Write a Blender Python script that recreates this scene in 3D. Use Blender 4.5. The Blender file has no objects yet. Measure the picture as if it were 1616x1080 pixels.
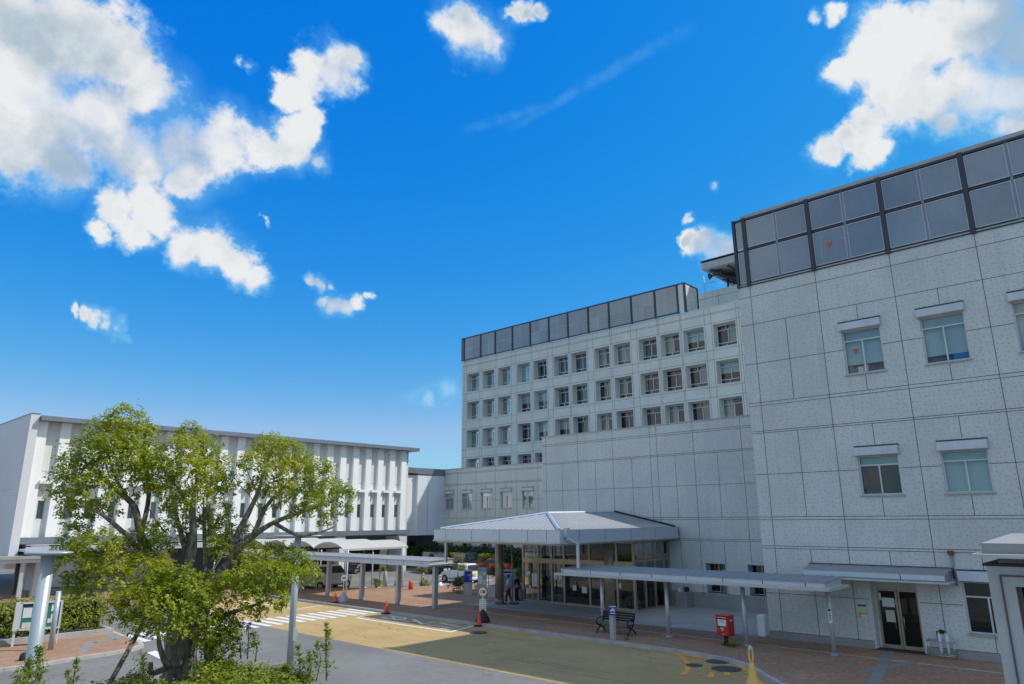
import bpy, bmesh, math, random
from mathutils import Vector, Matrix
random.seed(7)
S = bpy.context.scene
COL = S.collection
# ------------------------------------------------------------------ camera
FPX, PITCH, YAW, ROLL, CAMH = 1094.2, .24922617, .74227967, -.00709365, 5.0
fw = Vector((math.cos(PITCH)*math.cos(YAW), math.cos(PITCH)*math.sin(YAW), math.sin(PITCH)))
rt = Vector((math.sin(YAW), -math.cos(YAW), 0)); up = rt.cross(fw)
cr, sr = math.cos(ROLL), math.sin(ROLL)
RT = cr*rt + sr*up; UP = -sr*rt + cr*up
cam_d = bpy.data.cameras.new('camera'); cam = bpy.data.objects.new('camera', cam_d); COL.objects.link(cam)
m = Matrix.Identity(4)
for i in range(3):
    m[i][0] = RT[i]; m[i][1] = UP[i]; m[i][2] = -fw[i]
m[2][3] = CAMH
cam.matrix_world = m
cam_d.sensor_width = 36; cam_d.lens = FPX/1616*36; cam_d.clip_start = .1; cam_d.clip_end = 6000
S.camera = cam
S.view_settings.view_transform = 'Standard'; S.view_settings.look = 'None'
S.view_settings.exposure = EXPO = 0.0; S.view_settings.gamma = 1
def ray(x, y): return RT*((x-808)/FPX) + UP*(-(y-540)/FPX) + fw
def at(x, y, D):                       # a point seen at photo pixel (x, y), D metres away on the plan
    d = ray(x, y); t = D/math.hypot(d.x, d.y); return Vector((d.x*t, d.y*t, CAMH+d.z*t))
def gr(x, y, z=0):
    d = ray(x, y); t = (z-CAMH)/d.z; return Vector((d.x*t, d.y*t, z))
# ------------------------------------------------------------------ sun and sky
SUNV = Vector((.614, -.587, 1)).normalized()
sl = bpy.data.lights.new('sun', 'SUN'); so = bpy.data.objects.new('sun', sl); COL.objects.link(so)
sl.energy = 4.2; sl.angle = math.radians(.53); sl.color = (1, .95, .87)
so.rotation_euler = SUNV.to_track_quat('Z', 'Y').to_euler()
so.location = (30, -30, 60)
W = bpy.data.worlds.new('World'); S.world = W; W.use_nodes = True
class NT:
    """small helper to write node trees"""
    def __init__(s, tree): s.t = tree; s.n = tree.nodes; s.l = tree.links
    def new(s, t, **kw):
        n = s.n.new(t)
        for k, v in kw.items(): setattr(n, k, v)
        return n
    def put(s, sock, v):
        if isinstance(v, bpy.types.NodeSocket): s.l.new(v, sock)
        elif v is not None:
            if sock.type == 'RGBA' and len(v) == 3: v = (*v, 1)
            sock.default_value = v
    def math(s, op, a, b=None, c=None, clamp=False):
        n = s.new('ShaderNodeMath', operation=op, use_clamp=clamp)
        for i, v in enumerate((a, b, c)):
            if v is not None: s.put(n.inputs[i], v)
        return n.outputs[0]
    def vec(s, op, a, b=None):
        n = s.new('ShaderNodeVectorMath', operation=op)
        s.put(n.inputs[0], a)
        if b is not None: s.put(n.inputs['Scale'] if op == 'SCALE' else n.inputs[1], b)
        return n.outputs['Value'] if op in ('DISTANCE', 'DOT_PRODUCT', 'LENGTH') else n.outputs[0]
    def smooth(s, v, a, b, c=0., d=1.):
        n = s.new('ShaderNodeMapRange', interpolation_type='SMOOTHSTEP')
        s.put(n.inputs[0], v); n.inputs[1].default_value = a; n.inputs[2].default_value = b
        n.inputs[3].default_value = c; n.inputs[4].default_value = d
        return n.outputs[0]
    def mix(s, f, a, b, mode='MIX'):
        n = s.new('ShaderNodeMix', data_type='RGBA', blend_type=mode)
        s.put(n.inputs[0], f); s.put(n.inputs[6], a); s.put(n.inputs[7], b); return n.outputs[2]
    def noise(s, v, scale, detail=4, rough=.55, dim='3D', out=0):
        n = s.new('ShaderNodeTexNoise', noise_dimensions=dim)
        if v is not None: s.put(n.inputs['Vector'], v)
        n.inputs['Scale'].default_value = scale; n.inputs['Detail'].default_value = detail
        n.inputs['Roughness'].default_value = rough; return n.outputs[out]
SKY_STR, SKY_TINT, SKY_SAT = .135, (.50, .86, 1.36), 1.12
SKY_CURVE = ((6.4, 1.35, .30), (.97, .82, .66), (.81, .15, .95))
CLOUD_L = 1.0
def build_world():
    t = NT(W.node_tree); t.n.clear()
    out = t.new('ShaderNodeOutputWorld'); bg = t.new('ShaderNodeBackground')
    t.l.new(bg.outputs[0], out.inputs[0])
    D = t.new('ShaderNodeTexCoord').outputs['Generated']
    sky = t.new('ShaderNodeTexSky', sky_type='NISHITA', sun_disc=False)
    sky.sun_elevation = math.asin(SUNV.z); sky.sun_rotation = math.atan2(SUNV.x, SUNV.y)
    sky.air_density = 1.0; sky.dust_density = .35; sky.ozone_density = 3.0
    skyc = t.mix(1, sky.outputs[0], (*SKY_TINT, 1), 'MULTIPLY')
    hs = t.new('ShaderNodeHueSaturation'); hs.inputs['Saturation'].default_value = SKY_SAT; t.put(hs.inputs['Color'], skyc)
    skyc = t.vec('SCALE', hs.outputs[0], SKY_STR)
    sp = t.new('ShaderNodeSeparateColor'); t.put(sp.inputs[0], skyc); cb = t.new('ShaderNodeCombineColor')
    for i, (k, pw, mxv) in enumerate(SKY_CURVE): t.put(cb.inputs[i], t.math('MINIMUM', t.math('MULTIPLY', t.math('POWER', sp.outputs[i], pw), k), mxv))
    skyc = cb.outputs[0]
    # cumulus: round cells in sky directions, torn by noise
    blobs = [(20,60,110),(110,60,92),(190,90,66),(70,180,110),(160,180,88),(250,150,56),(215,240,78),(290,232,66),(350,232,58),(410,236,44),
        (452,232,40),(100,270,56),(30,240,70),(172,330,38),(152,368,20),(240,330,48),(300,275,46),(212,368,32),(290,388,42),(335,388,44),(372,410,36),
        (402,440,24),(480,205,26),(502,248,24),(40,130,110),(-60,160,130),(-40,20,130),
        (522,108,46),(550,92,26),(490,105,28),(470,150,28),(452,162,24),(492,182,20),(402,115,11),(385,108,8),(440,128,15),(562,140,14),
        (512,470,12),(528,478,17),(546,482,18),(566,478,13),(584,469,8),(490,437,14),(507,442,13),(525,447,9),(125,492,8),(142,497,11),(160,503,13),(180,511,13),(198,517,12),(213,522,8),(418,360,8),
        (735,50,46),(762,60,40),(706,45,26),(790,66,18),(822,20,20),(808,8,18),(850,18,14),
        (1385,45,42),(1362,100,44),(1332,98,30),(1422,120,60),(1402,60,46),(1480,60,72),(1560,40,92),(1540,140,80),(1462,168,60),(1605,140,72),
        (1392,200,40),(1372,240,36),(1302,242,30),(1340,222,25),(1402,242,28),(1592,190,40),(1502,190,30),(1615,60,82),(1680,120,120),
        (1292,15,13),(1325,15,16),(1112,388,30),(1086,378,17),(1138,397,26),(1136,290,10),(1086,343,10),(1142,412,32)]
    wisps = [(705,607,20),(668,628,14)]
    lines_ = [((722,210),(905,152),10),((880,160),(1100,38),13),((800,205),(960,118),10),((605,645),(735,592),15),((640,636),(720,622),10)]
    warp = t.vec('SUBTRACT', t.noise(D, 9, 5, .6, out=1), (.5, .5, .5)); 
    warp2 = t.vec('SUBTRACT', t.noise(D, 34, 4, .6, out=1), (.5, .5, .5))
    Dw = t.vec('ADD', t.vec('ADD', D, t.vec('SCALE', warp, .07)), t.vec('SCALE', warp2, .018))
    def field(lst):
        f = None
        for x, y, r in lst:
            c = ray(x, y).normalized()
            rr = sum((ray(x+dx*r, y+dy*r).normalized()-c).length for dx, dy in ((1,0),(-1,0),(0,1),(0,-1)))/4*1.08
            d = t.vec('DISTANCE', Dw, tuple(c)); k = t.math('MULTIPLY', d, 1/rr)
            f = k if f is None else t.math('SMOOTH_MIN', f, k, .22)
        return t.math('MINIMUM', t.math('SUBTRACT', 1.0, f), .7)
    F = field(blobs); Fw = field(wisps)
    n1 = t.noise(D, 13, 7, .56); n2 = t.noise(D, 5.5, 3, .5)
    amp = t.smooth(F, .2, .7, 1.0, .25)
    det = t.math('ADD', t.math('MULTIPLY', t.math('SUBTRACT', n1, .5), 1.5), t.math('MULTIPLY', t.math('SUBTRACT', t.noise(D, 46, 5, .6), .5), .8))
    det = t.math('ADD', det, t.math('MULTIPLY', t.math('SUBTRACT', t.noise(D, 120, 4, .6), .5), .32))
    dens = t.math('ADD', F, t.math('MULTIPLY', det, amp))
    # unseen broken cumulus added behind and beside the camera, to brighten the shaded walls
    dot = t.vec('DOT_PRODUCT', D, tuple(fw))
    bk = t.smooth(dot, .62, .35, 0, 1)
    g = t.math('MULTIPLY', t.math('SUBTRACT', t.math('ADD', t.noise(D, 3.2, 7, .6), t.math('MULTIPLY', n1, .25)), .56), 5.0)
    dens = t.math('MAXIMUM', dens, t.math('SUBTRACT', t.math('MULTIPLY', bk, t.math('ADD', g, 1.0)), 1.0))
    hi = t.smooth(t.noise(D, 7, 2, .5), .38, .6, .7, 1.5)
    alpha = t.smooth(t.math('DIVIDE', t.math('ADD', dens, .22), hi), 0, .9)
    veil = t.math('MULTIPLY', t.smooth(t.math('ADD', F, t.math('MULTIPLY', t.math('SUBTRACT', t.noise(D, 9, 6, .6), .5), 1.6)), -.4, .5), .24)
    alpha = t.math('MAXIMUM', alpha, veil)
    aw = t.math('MULTIPLY', t.smooth(t.math('ADD', Fw, t.math('MULTIPLY', t.math('SUBTRACT', n1, .5), 1.2)), -.3, 1.1), .5)
    alpha = t.math('MAXIMUM', alpha, aw)
    for (ax_, ay_), (bx_, by_), wd in lines_:          # high streaks
        a = ray(ax_, ay_).normalized(); b = ray(bx_, by_).normalized(); ab = b-a
        pa = t.vec('SUBTRACT', t.vec('ADD', D, t.vec('SCALE', warp2, .012)), tuple(a)); h = t.math('MULTIPLY', t.vec('DOT_PRODUCT', pa, tuple(ab)), 1/ab.length_squared, clamp=True)
        ds = t.vec('LENGTH', t.vec('SUBTRACT', pa, t.vec('SCALE', tuple(ab), h)))
        alpha = t.math('MAXIMUM', alpha, t.math('MULTIPLY', t.smooth(t.math('MULTIPLY', ds, FPX/wd), 1.15, 0), t.math('MULTIPLY', t.smooth(t.noise(D, 26, 6, .6), .25, .75, .0, .22), t.math('MULTIPLY', t.math('MULTIPLY', h, t.math('SUBTRACT', 1, h)), 4))))
    zz = t.new('ShaderNodeSeparateXYZ'); t.put(zz.inputs[0], D)
    alpha = t.math('MULTIPLY', alpha, t.smooth(zz.outputs[2], -.02, .06))
    n3 = t.noise(t.vec('ADD', D, tuple(SUNV*.035)), 13, 7, .56)     # towards the sun: shaded flanks
    lowf = t.noise(t.vec('ADD', D, tuple(SUNV*.02)), 6.5, 6, .55)
    core = t.math('MULTIPLY', t.smooth(F, .1, .65), t.math('ADD', t.smooth(lowf, .40, .64), t.math('MULTIPLY', t.math('SUBTRACT', n3, n1), 2.0), clamp=True))
    cc = t.mix(core, (.83, .85, .865, 1), (.44, .545, .63, 1))
    cc = t.mix(t.smooth(alpha, .1, .85), (.34, .78, .97, 1), cc)
    cc = t.vec('SCALE', cc, CLOUD_L)
    t.put(bg.inputs[0], t.mix(alpha, skyc, cc)); bg.inputs[1].default_value = 1.0
build_world()
W.cycles.sampling_method = 'MANUAL'; W.cycles.sample_map_resolution = 512
S.cycles.max_bounces = 6; S.cycles.transparent_max_bounces = 12
# ------------------------------------------------------------------ materials
MATS = {}
def newmat(name):
    M = bpy.data.materials.new(name); M.use_nodes = True; t = NT(M.node_tree); t.n.clear()
    out = t.new('ShaderNodeOutputMaterial'); MATS[name] = M
    return M, t, out
def objco(t): return t.new('ShaderNodeTexCoord').outputs['Object']
def vari(t, co, col, var, scale):
    """base colour with soft blotches and fine grain"""
    a = t.noise(co, scale, 5, .6); b = t.noise(co, scale*14, 3, .6)
    f = t.math('ADD', t.math('MULTIPLY', a, .7), t.math('MULTIPLY', b, .3))
    lo = tuple(c*(1-var) for c in col); hi = tuple(min(1, c*(1+var)) for c in col)
    return t.mix(t.smooth(f, .32, .68), lo, hi)
def finish(t, out, col, rough, metal=0, bump=None, bs=.2, spec=.5, coat=0):
    p = t.new('ShaderNodeBsdfPrincipled')
    t.put(p.inputs['Base Color'], col); t.put(p.inputs['Roughness'], rough); p.inputs['Metallic'].default_value = metal
    p.inputs['Specular IOR Level'].default_value = spec; p.inputs['Coat Weight'].default_value = coat
    if bump is not None:
        b = t.new('ShaderNodeBump'); b.inputs['Strength'].default_value = bs; b.inputs['Distance'].default_value = .02
        t.put(b.inputs['Height'], bump); t.l.new(b.outputs[0], p.inputs['Normal'])
    t.l.new(p.outputs[0], out.inputs[0]); return p
def mat(name, col, rough=.6, metal=0, var=.1, scale=1.5, bump=0, spec=.5, coat=0):
    M, t, out = newmat(name); co = objco(t)
    finish(t, out, vari(t, co, col, var, scale), rough, metal, t.noise(co, scale*30, 4) if bump else None, bump, spec, coat); return M
def planeco(t):
    """wall coordinates that work on walls along x and along y"""
    s = t.new('ShaderNodeSeparateXYZ'); t.put(s.inputs[0], objco(t))
    c = t.new('ShaderNodeCombineXYZ'); t.put(c.inputs[0], t.math('ADD', s.outputs[0], s.outputs[1])); t.put(c.inputs[1], s.outputs[2])
    return c.outputs[0], s
def tile_mat(name, col, mark, amount):
    M, t, out = newmat(name); v, s = planeco(t); co = objco(t)
    base = vari(t, co, col, .07, .35)
    # panel to panel tone
    pn = t.new('ShaderNodeTexWhiteNoise', noise_dimensions='3D')
    sc = t.vec('MULTIPLY', v, (1/1.48, 1/1.25, 1)); t.put(pn.inputs['Vector'], t.vec('FLOOR', sc))
    base = t.mix(1, base, t.mix(pn.outputs[0], (.965,.967,.97,1), (1.02,1.02,1.015,1)), 'MULTIPLY')
    # rain streaks
    st = t.noise(t.vec('MULTIPLY', v, (2.2, .12, 1)), 1, 4, .6)
    base = t.mix(t.smooth(st, .5, .8, 0, .45), base, tuple(c*.72 for c in col))
    vo = t.new('ShaderNodeTexVoronoi', voronoi_dimensions='2D'); t.put(vo.inputs['Vector'], v)
    vo.inputs['Scale'].default_value = 6.2; vo.inputs['Randomness'].default_value = .7
    d = t.vec('SUBTRACT', t.vec('SCALE', v, 6.2), t.vec('SCALE', vo.outputs['Position'], 6.2))
    rs = t.new('ShaderNodeSeparateColor'); t.put(rs.inputs[0], vo.outputs['Color'])
    ro = t.new('ShaderNodeVectorRotate', rotation_type='Z_AXIS'); t.put(ro.inputs['Vector'], d); t.put(ro.inputs['Angle'], t.math('MULTIPLY', rs.outputs[0], 6.28))
    e = t.vec('LENGTH', t.vec('MULTIPLY', ro.outputs[0], (3.3, 5.4, 0)))
    mk = t.math('MULTIPLY', t.smooth(e, 1.2, .4), t.smooth(rs.outputs[1], .08, .3))
    mk = t.math('MULTIPLY', mk, amount)
    finish(t, out, t.mix(mk, base, mark), .62, 0, t.noise(co, 40, 3), .08, .3); return M
tile_mat('speckled_tile', (.60, .615, .59), (.38, .39, .385), .6)
tile_mat('fine_tile', (.62, .64, .585), (.45, .465, .43), .25)
mat('plinth_stone', (.30, .295, .29), .6, var=.12, scale=.8, bump=.1)
mat('joint', (.10, .095, .085), .9)
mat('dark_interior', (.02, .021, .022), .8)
mat('lit_room', (.06, .06, .056), .8, var=.4, scale=.7)
mat('window_white', (.62, .63, .63), .4)
mat('window_grey', (.42, .43, .43), .35, .3)
mat('hood_metal', (.56, .58, .60), .5, .0)
mat('screen_edge', (.50, .51, .53), .45, .2)
mat('screen_steel', (.045, .05, .062), .45, .3)
mat('slab', (.42, .42, .41), .7)
mat('cream_panel', (.60, .585, .54), .6)
mat('white_panel', (.82, .83, .81), .5, var=.03, scale=.5)
mat('recess_grey', (.62, .635, .605), .6, var=.04)
mat('side_grey', (.60, .61, .62), .6, var=.03, scale=.3)
mat('eave_metal', (.20, .225, .26), .4, .3)
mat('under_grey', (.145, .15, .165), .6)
mat('panel_blue', (.70, .74, .77), .4, .0, var=.05, scale=.5)
mat('roof_metal', (.285, .29, .285), .6, .05, var=.06, scale=.8)
mat('fascia', (.56, .60, .66), .35, .3, var=.04)
mat('eave_beige', (.52, .50, .46), .5)
mat('soffit', (.46, .45, .42), .7)
mat('post_metal', (.50, .515, .53), .4, .3)
mat('brown_column', (.30, .245, .165), .38, .35, var=.25, scale=.9)
mat('bronze', (.40, .335, .235), .38, .45, var=.12)
mat('white_paint', (.72, .72, .70), .6, var=.14, scale=2)
mat('orange_paint', (.85, .36, .05), .65, var=.15, scale=3)
mat('concrete', (.36, .35, .33), .85, var=.16, scale=.7, bump=.1)
mat('kerb_stone', (.40, .385, .36), .85, var=.2, scale=1.2, bump=.1)
mat('cover_iron', (.075, .062, .055), .8, 0, var=.2, scale=8)
mat('lamp_metal', (.42, .475, .49), .35, .3, var=.06)
mat('cone_red', (.72, .075, .02), .45, var=.06)
mat('black_rubber', (.018, .018, .018), .7)
mat('stake_wood', (.16, .135, .105), .85, var=.3, scale=4, bump=.3)
mat('sign_blue', (.015, .02, .36), .35, var=.03)
mat('sign_white', (.75, .76, .74), .45, var=.05)
mat('map_green', (.42, .47, .30), .5, var=.18, scale=5)
mat('sign_teal', (.02, .21, .17), .45, var=.1)
mat('paper', (.72, .74, .72), .8, var=.06, scale=6)
mat('paper_cream', (.66, .62, .46), .8, var=.06, scale=6)
mat('sign_sky', (.10, .30, .58), .45)
mat('sign_yellow', (.66, .42, .05), .5)
mat('post_red', (.50, .022, .015), .32, var=.06, coat=.3)
mat('yellow_plastic', (.80, .50, .12), .5, var=.12, scale=4)
mat('bench_wood', (.13, .135, .14), .6, var=.2)
mat('iron_black', (.014, .016, .016), .45, .4)
mat('steel', (.55, .56, .57), .25, .9)
mat('plastic_film', (.66, .68, .70), .3)
mat('skin', (.48, .30, .22), .55)
mat('hair', (.015, .012, .011), .5)
mat('shirt_white', (.74, .75, .76), .8)
mat('trousers_maroon', (.16, .022, .035), .8)
mat('cloth_black', (.018, .018, .02), .8)
mat('cloth_navy', (.03, .035, .05), .8)
mat('car_silver', (.60, .59, .56), .28, .55, var=.02, coat=.5)
mat('car_white', (.74, .75, .74), .3, 0, var=.02, coat=.6)
mat('car_red', (.60, .035, .03), .28, .1, var=.02, coat=.7)
mat('car_black', (.012, .013, .016), .2, .1, var=.02, coat=.8)
mat('car_navy', (.015, .02, .05), .25, .2, var=.02, coat=.8)
mat('tyre', (.016, .016, .017), .85)
mat('wheel_rim', (.55, .56, .57), .3, .8)
mat('lamp_lens_red', (.45, .02, .015), .2)
mat('lamp_lens_clear', (.6, .62, .64), .12)
mat('plate_yellow', (.72, .55, .04), .5)
mat('trim_black', (.02, .02, .021), .55)
mat('rust', (.20, .07, .03), .85, var=.4, scale=9)
mat('soil', (.09, .065, .045), .95, var=.3, scale=2, bump=.4)
mat('planter_concrete', (.42, .40, .385), .8, var=.1)
mat('tactile', (.22, .23, .215), .8, var=.12, scale=3)
mat('chair_cloth', (.02, .025, .07), .7)
mat('curtain_pale', (.50, .52, .47), .85, var=.06)
mat('curtain_green', (.30, .42, .36), .85, var=.06)
mat('curtain_brown', (.17, .135, .12), .85, var=.1)
mat('blind_pale', (.55, .64, .64), .7, var=.03)
mat('banner_green', (.07, .26, .17), .7, var=.3, scale=2)
mat('crate_blue', (.02, .13, .48), .5)
def glass_mat(name, tint, rough, mx):
    M, t, out = newmat(name)
    tr = t.new('ShaderNodeBsdfTransparent'); t.put(tr.inputs[0], tint)
    gl = t.new('ShaderNodeBsdfGlossy'); gl.inputs['Roughness'].default_value = rough; t.put(gl.inputs[0], (.9, .95, 1))
    fr = t.new('ShaderNodeFresnel'); fr.inputs[0].default_value = 1.5
    mxs = t.new('ShaderNodeMixShader'); t.put(mxs.inputs[0], t.math('ADD', t.math('MULTIPLY', fr.outputs[0], .42), mx, clamp=True))
    t.l.new(tr.outputs[0], mxs.inputs[1]); t.l.new(gl.outputs[0], mxs.inputs[2]); t.l.new(mxs.outputs[0], out.inputs[0])
glass_mat('window_glass', (.72, .78, .78), .02, .05)
glass_mat('door_glass', (.55, .58, .56), .015, .03)
glass_mat('car_glass', (.25, .29, .29), .01, .06)
def screen_mats():
    for nm, c, ro in (('screen_panel', (.25, .275, .295), .2), ('mesh_screen', (.28, .305, .32), .2)):
        M, t, out = newmat(nm); co = objco(t); oi = t.new('ShaderNodeObjectInfo')
        col = vari(t, co, c, .10, .5); col = t.mix(1, col, t.mix(oi.outputs['Random'], (.84,.86,.88), (1.1,1.1,1.1)), 'MULTIPLY')
        v, s = planeco(t); w = t.new('ShaderNodeTexWave', wave_type='BANDS', bands_direction='Y'); t.put(w.inputs['Vector'], v); w.inputs['Scale'].default_value = 9
        col = t.mix(t.smooth(w.outputs[1], .3, .7, 0, .22), col, tuple(x*.55 for x in c))
        finish(t, out, col, ro, .4, t.noise(co, .6, 2), .25, spec=.6)
screen_mats()
def ground_mats():
    M, t, out = newmat('asphalt'); co = objco(t)
    c = vari(t, co, (.195, .195, .178), .16, .25); f = t.noise(co, 90, 2, .7)
    c = t.mix(t.smooth(f, .35, .75), t.vec('SCALE', c, .78), t.vec('SCALE', c, 1.25))
    crk = t.new('ShaderNodeTexVoronoi', feature='DISTANCE_TO_EDGE'); t.put(crk.inputs['Vector'], t.vec('ADD', co, t.vec('SCALE', t.noise(co, 1.1, 4, out=1), 1.1))); crk.inputs['Scale'].default_value = .16
    c = t.mix(t.smooth(crk.outputs[0], .004, .0, 0, .55), c, (.045, .045, .045))
    pt = t.noise(t.vec('MULTIPLY', co, (.5, .12, 1)), .8, 5, .6); c = t.mix(t.smooth(pt, .5, .72, 0, .45), c, (.115, .115, .11)); pl = t.noise(co, .09, 2); c = t.mix(1, c, t.mix(pl, (.86,.86,.86), (1.14,1.14,1.13)), 'MULTIPLY')
    oil = t.noise(co, 2.4, 3, .5); c = t.mix(t.smooth(oil, .70, .78, 0, .5), c, (.07,.07,.068))
    finish(t, out, c, .88, 0, f, .25)
    M, t, out = newmat('yellow_surfacing'); co = objco(t)
    c = vari(t, co, (.48, .335, .135), .12, .3)
    st = t.noise(t.vec('MULTIPLY', co, (1.2, .25, 1)), .9, 5, .65)
    c = t.mix(t.smooth(st, .52, .78, 0, .6), c, (.24, .185, .10))
    f = t.noise(co, 80, 2, .7); c = t.mix(t.smooth(f, .3, .8), t.vec('SCALE', c, .85), t.vec('SCALE', c, 1.12))
    crk = t.new('ShaderNodeTexVoronoi', feature='DISTANCE_TO_EDGE'); t.put(crk.inputs['Vector'], t.vec('ADD', t.vec('MULTIPLY', co, (1, .55, 1)), t.vec('SCALE', t.noise(co, .9, 5, out=1), 1.6))); crk.inputs['Scale'].default_value = .26
    c = t.mix(t.math('MULTIPLY', t.smooth(crk.outputs[0], .008, .0, 0, .8), t.smooth(t.noise(co, .35, 3), .42, .6)), c, (.07, .06, .04))
    ty = t.noise(t.vec('MULTIPLY', co, (3.2, .10, 1)), 1, 3); c = t.mix(t.smooth(ty, .52, .72, 0, .42), c, (.20, .165, .10)); dk = t.noise(t.vec('MULTIPLY', co, (.5, 2.2, 1)), .8, 4, .6); c = t.mix(t.smooth(dk, .66, .76, 0, .6), c, (.10, .08, .045)); pa = t.noise(co, .13, 3); c = t.mix(1, c, t.mix(pa, (.80,.82,.84), (1.14,1.13,1.1)), 'MULTIPLY')
    finish(t, out, c, .85, 0, f, .25)
    M, t, out = newmat('brick_paving'); co = objco(t)
    br = t.new('ShaderNodeTexBrick'); t.put(br.inputs['Vector'], co); br.inputs['Scale'].default_value = 1
    br.inputs['Brick Width'].default_value = .22; br.inputs['Row Height'].default_value = .11; br.inputs['Mortar Size'].default_value = .006; br.inputs['Bias'].default_value = 0
    t.put(br.inputs['Color1'], (.42, .255, .145)); t.put(br.inputs['Color2'], (.30, .175, .10)); t.put(br.inputs['Mortar'], (.17, .12, .09))
    blo = t.noise(co, .45, 5, .6)
    c = t.mix(t.smooth(blo, .35, .7, 0, .5), br.outputs['Color'], (.26, .145, .09))
    st = t.noise(co, 1.7, 6, .7); c = t.mix(t.smooth(st, .58, .8, 0, .55), c, (.13, .085, .065))
    big = t.noise(co, .18, 3); c = t.mix(1, c, t.mix(big, (.82,.82,.82), (1.2,1.2,1.2)), 'MULTIPLY')
    finish(t, out, c, .85, 0, br.outputs['Fac'], -.2)
    M, t, out = newmat('paving_slab'); co = objco(t)
    br = t.new('ShaderNodeTexBrick'); t.put(br.inputs['Vector'], co); br.inputs['Scale'].default_value = 1; br.offset = 0
    br.inputs['Brick Width'].default_value = .9; br.inputs['Row Height'].default_value = .9; br.inputs['Mortar Size'].default_value = .012
    t.put(br.inputs['Color1'], (.40, .405, .38)); t.put(br.inputs['Color2'], (.35, .36, .335)); t.put(br.inputs['Mortar'], (.14, .135, .125))
    st = t.noise(co, .8, 6, .65); c = t.mix(t.smooth(st, .5, .75, 0, .55), br.outputs['Color'], (.15, .145, .135))
    finish(t, out, c, .75)
    M, t, out = newmat('earth'); co = objco(t)
    c = vari(t, co, (.15, .15, .145), .15, .08); finish(t, out, c, .95)
ground_mats()
def leaf_mat(name, ramp, trans):
    M, t, out = newmat(name)
    g = t.new('ShaderNodeNewGeometry'); r = t.new('ShaderNodeValToRGB')
    n = t.noise(objco(t), .9, 2)
    f = t.math('ADD', t.math('MULTIPLY', g.outputs['Random Per Island'], .62), t.math('MULTIPLY', t.smooth(n, .3, .7), .38)); t.put(r.inputs[0], f)
    el = r.color_ramp.elements
    while len(el) < len(ramp): el.new(.5)
    for i, c in enumerate(ramp): el[i].position = i/(len(ramp)-1); el[i].color = (*c, 1)
    p = t.new('ShaderNodeBsdfPrincipled'); t.put(p.inputs['Base Color'], r.outputs[0]); p.inputs['Roughness'].default_value = .42; p.inputs['Specular IOR Level'].default_value = .35
    tl = t.new('ShaderNodeBsdfTranslucent'); t.put(tl.inputs[0], t.mix(1, r.outputs[0], (1.5, 1.35, .5), 'MULTIPLY'))
    mx = t.new('ShaderNodeMixShader'); mx.inputs[0].default_value = trans
    t.l.new(p.outputs[0], mx.inputs[1]); t.l.new(tl.outputs[0], mx.inputs[2]); t.l.new(mx.outputs[0], out.inputs[0])
leaf_mat('camphor_leaf', [(.115,.185,.018),(.21,.29,.024),(.32,.375,.03),(.46,.42,.036)], .48)
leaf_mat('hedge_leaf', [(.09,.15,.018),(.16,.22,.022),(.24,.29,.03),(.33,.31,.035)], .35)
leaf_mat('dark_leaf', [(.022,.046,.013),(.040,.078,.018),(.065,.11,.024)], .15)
leaf_mat('sapling_leaf', [(.12,.18,.015),(.26,.28,.025),(.42,.37,.03)], .4)
leaf_mat('weed_leaf', [(.10,.16,.02),(.20,.28,.035),(.32,.40,.08)], .4)
def bark_mat():
    M, t, out = newmat('bark'); co = objco(t)
    n = t.noise(t.vec('MULTIPLY', co, (9, 9, 1.6)), 1.4, 6, .65)
    c = t.mix(t.smooth(n, .35, .68), (.085, .07, .055), (.34, .29, .23)); c = t.mix(t.smooth(t.noise(co, 1.2, 4), .5, .7, 0, .5), c, (.31, .27, .22))
    finish(t, out, c, .9, 0, n, .9)
bark_mat()
M, t, out = newmat('vault_cloth'); c = vari(t, objco(t), (.70, .695, .66), .05, .8)
b1 = t.new('ShaderNodeBsdfDiffuse'); b2 = t.new('ShaderNodeBsdfTranslucent'); t.put(b1.inputs[0], c); t.put(b2.inputs[0], c); mx = t.new('ShaderNodeMixShader'); mx.inputs[0].default_value = .42
t.l.new(b1.outputs[0], mx.inputs[1]); t.l.new(b2.outputs[0], mx.inputs[2]); t.l.new(mx.outputs[0], out.inputs[0])
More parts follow.
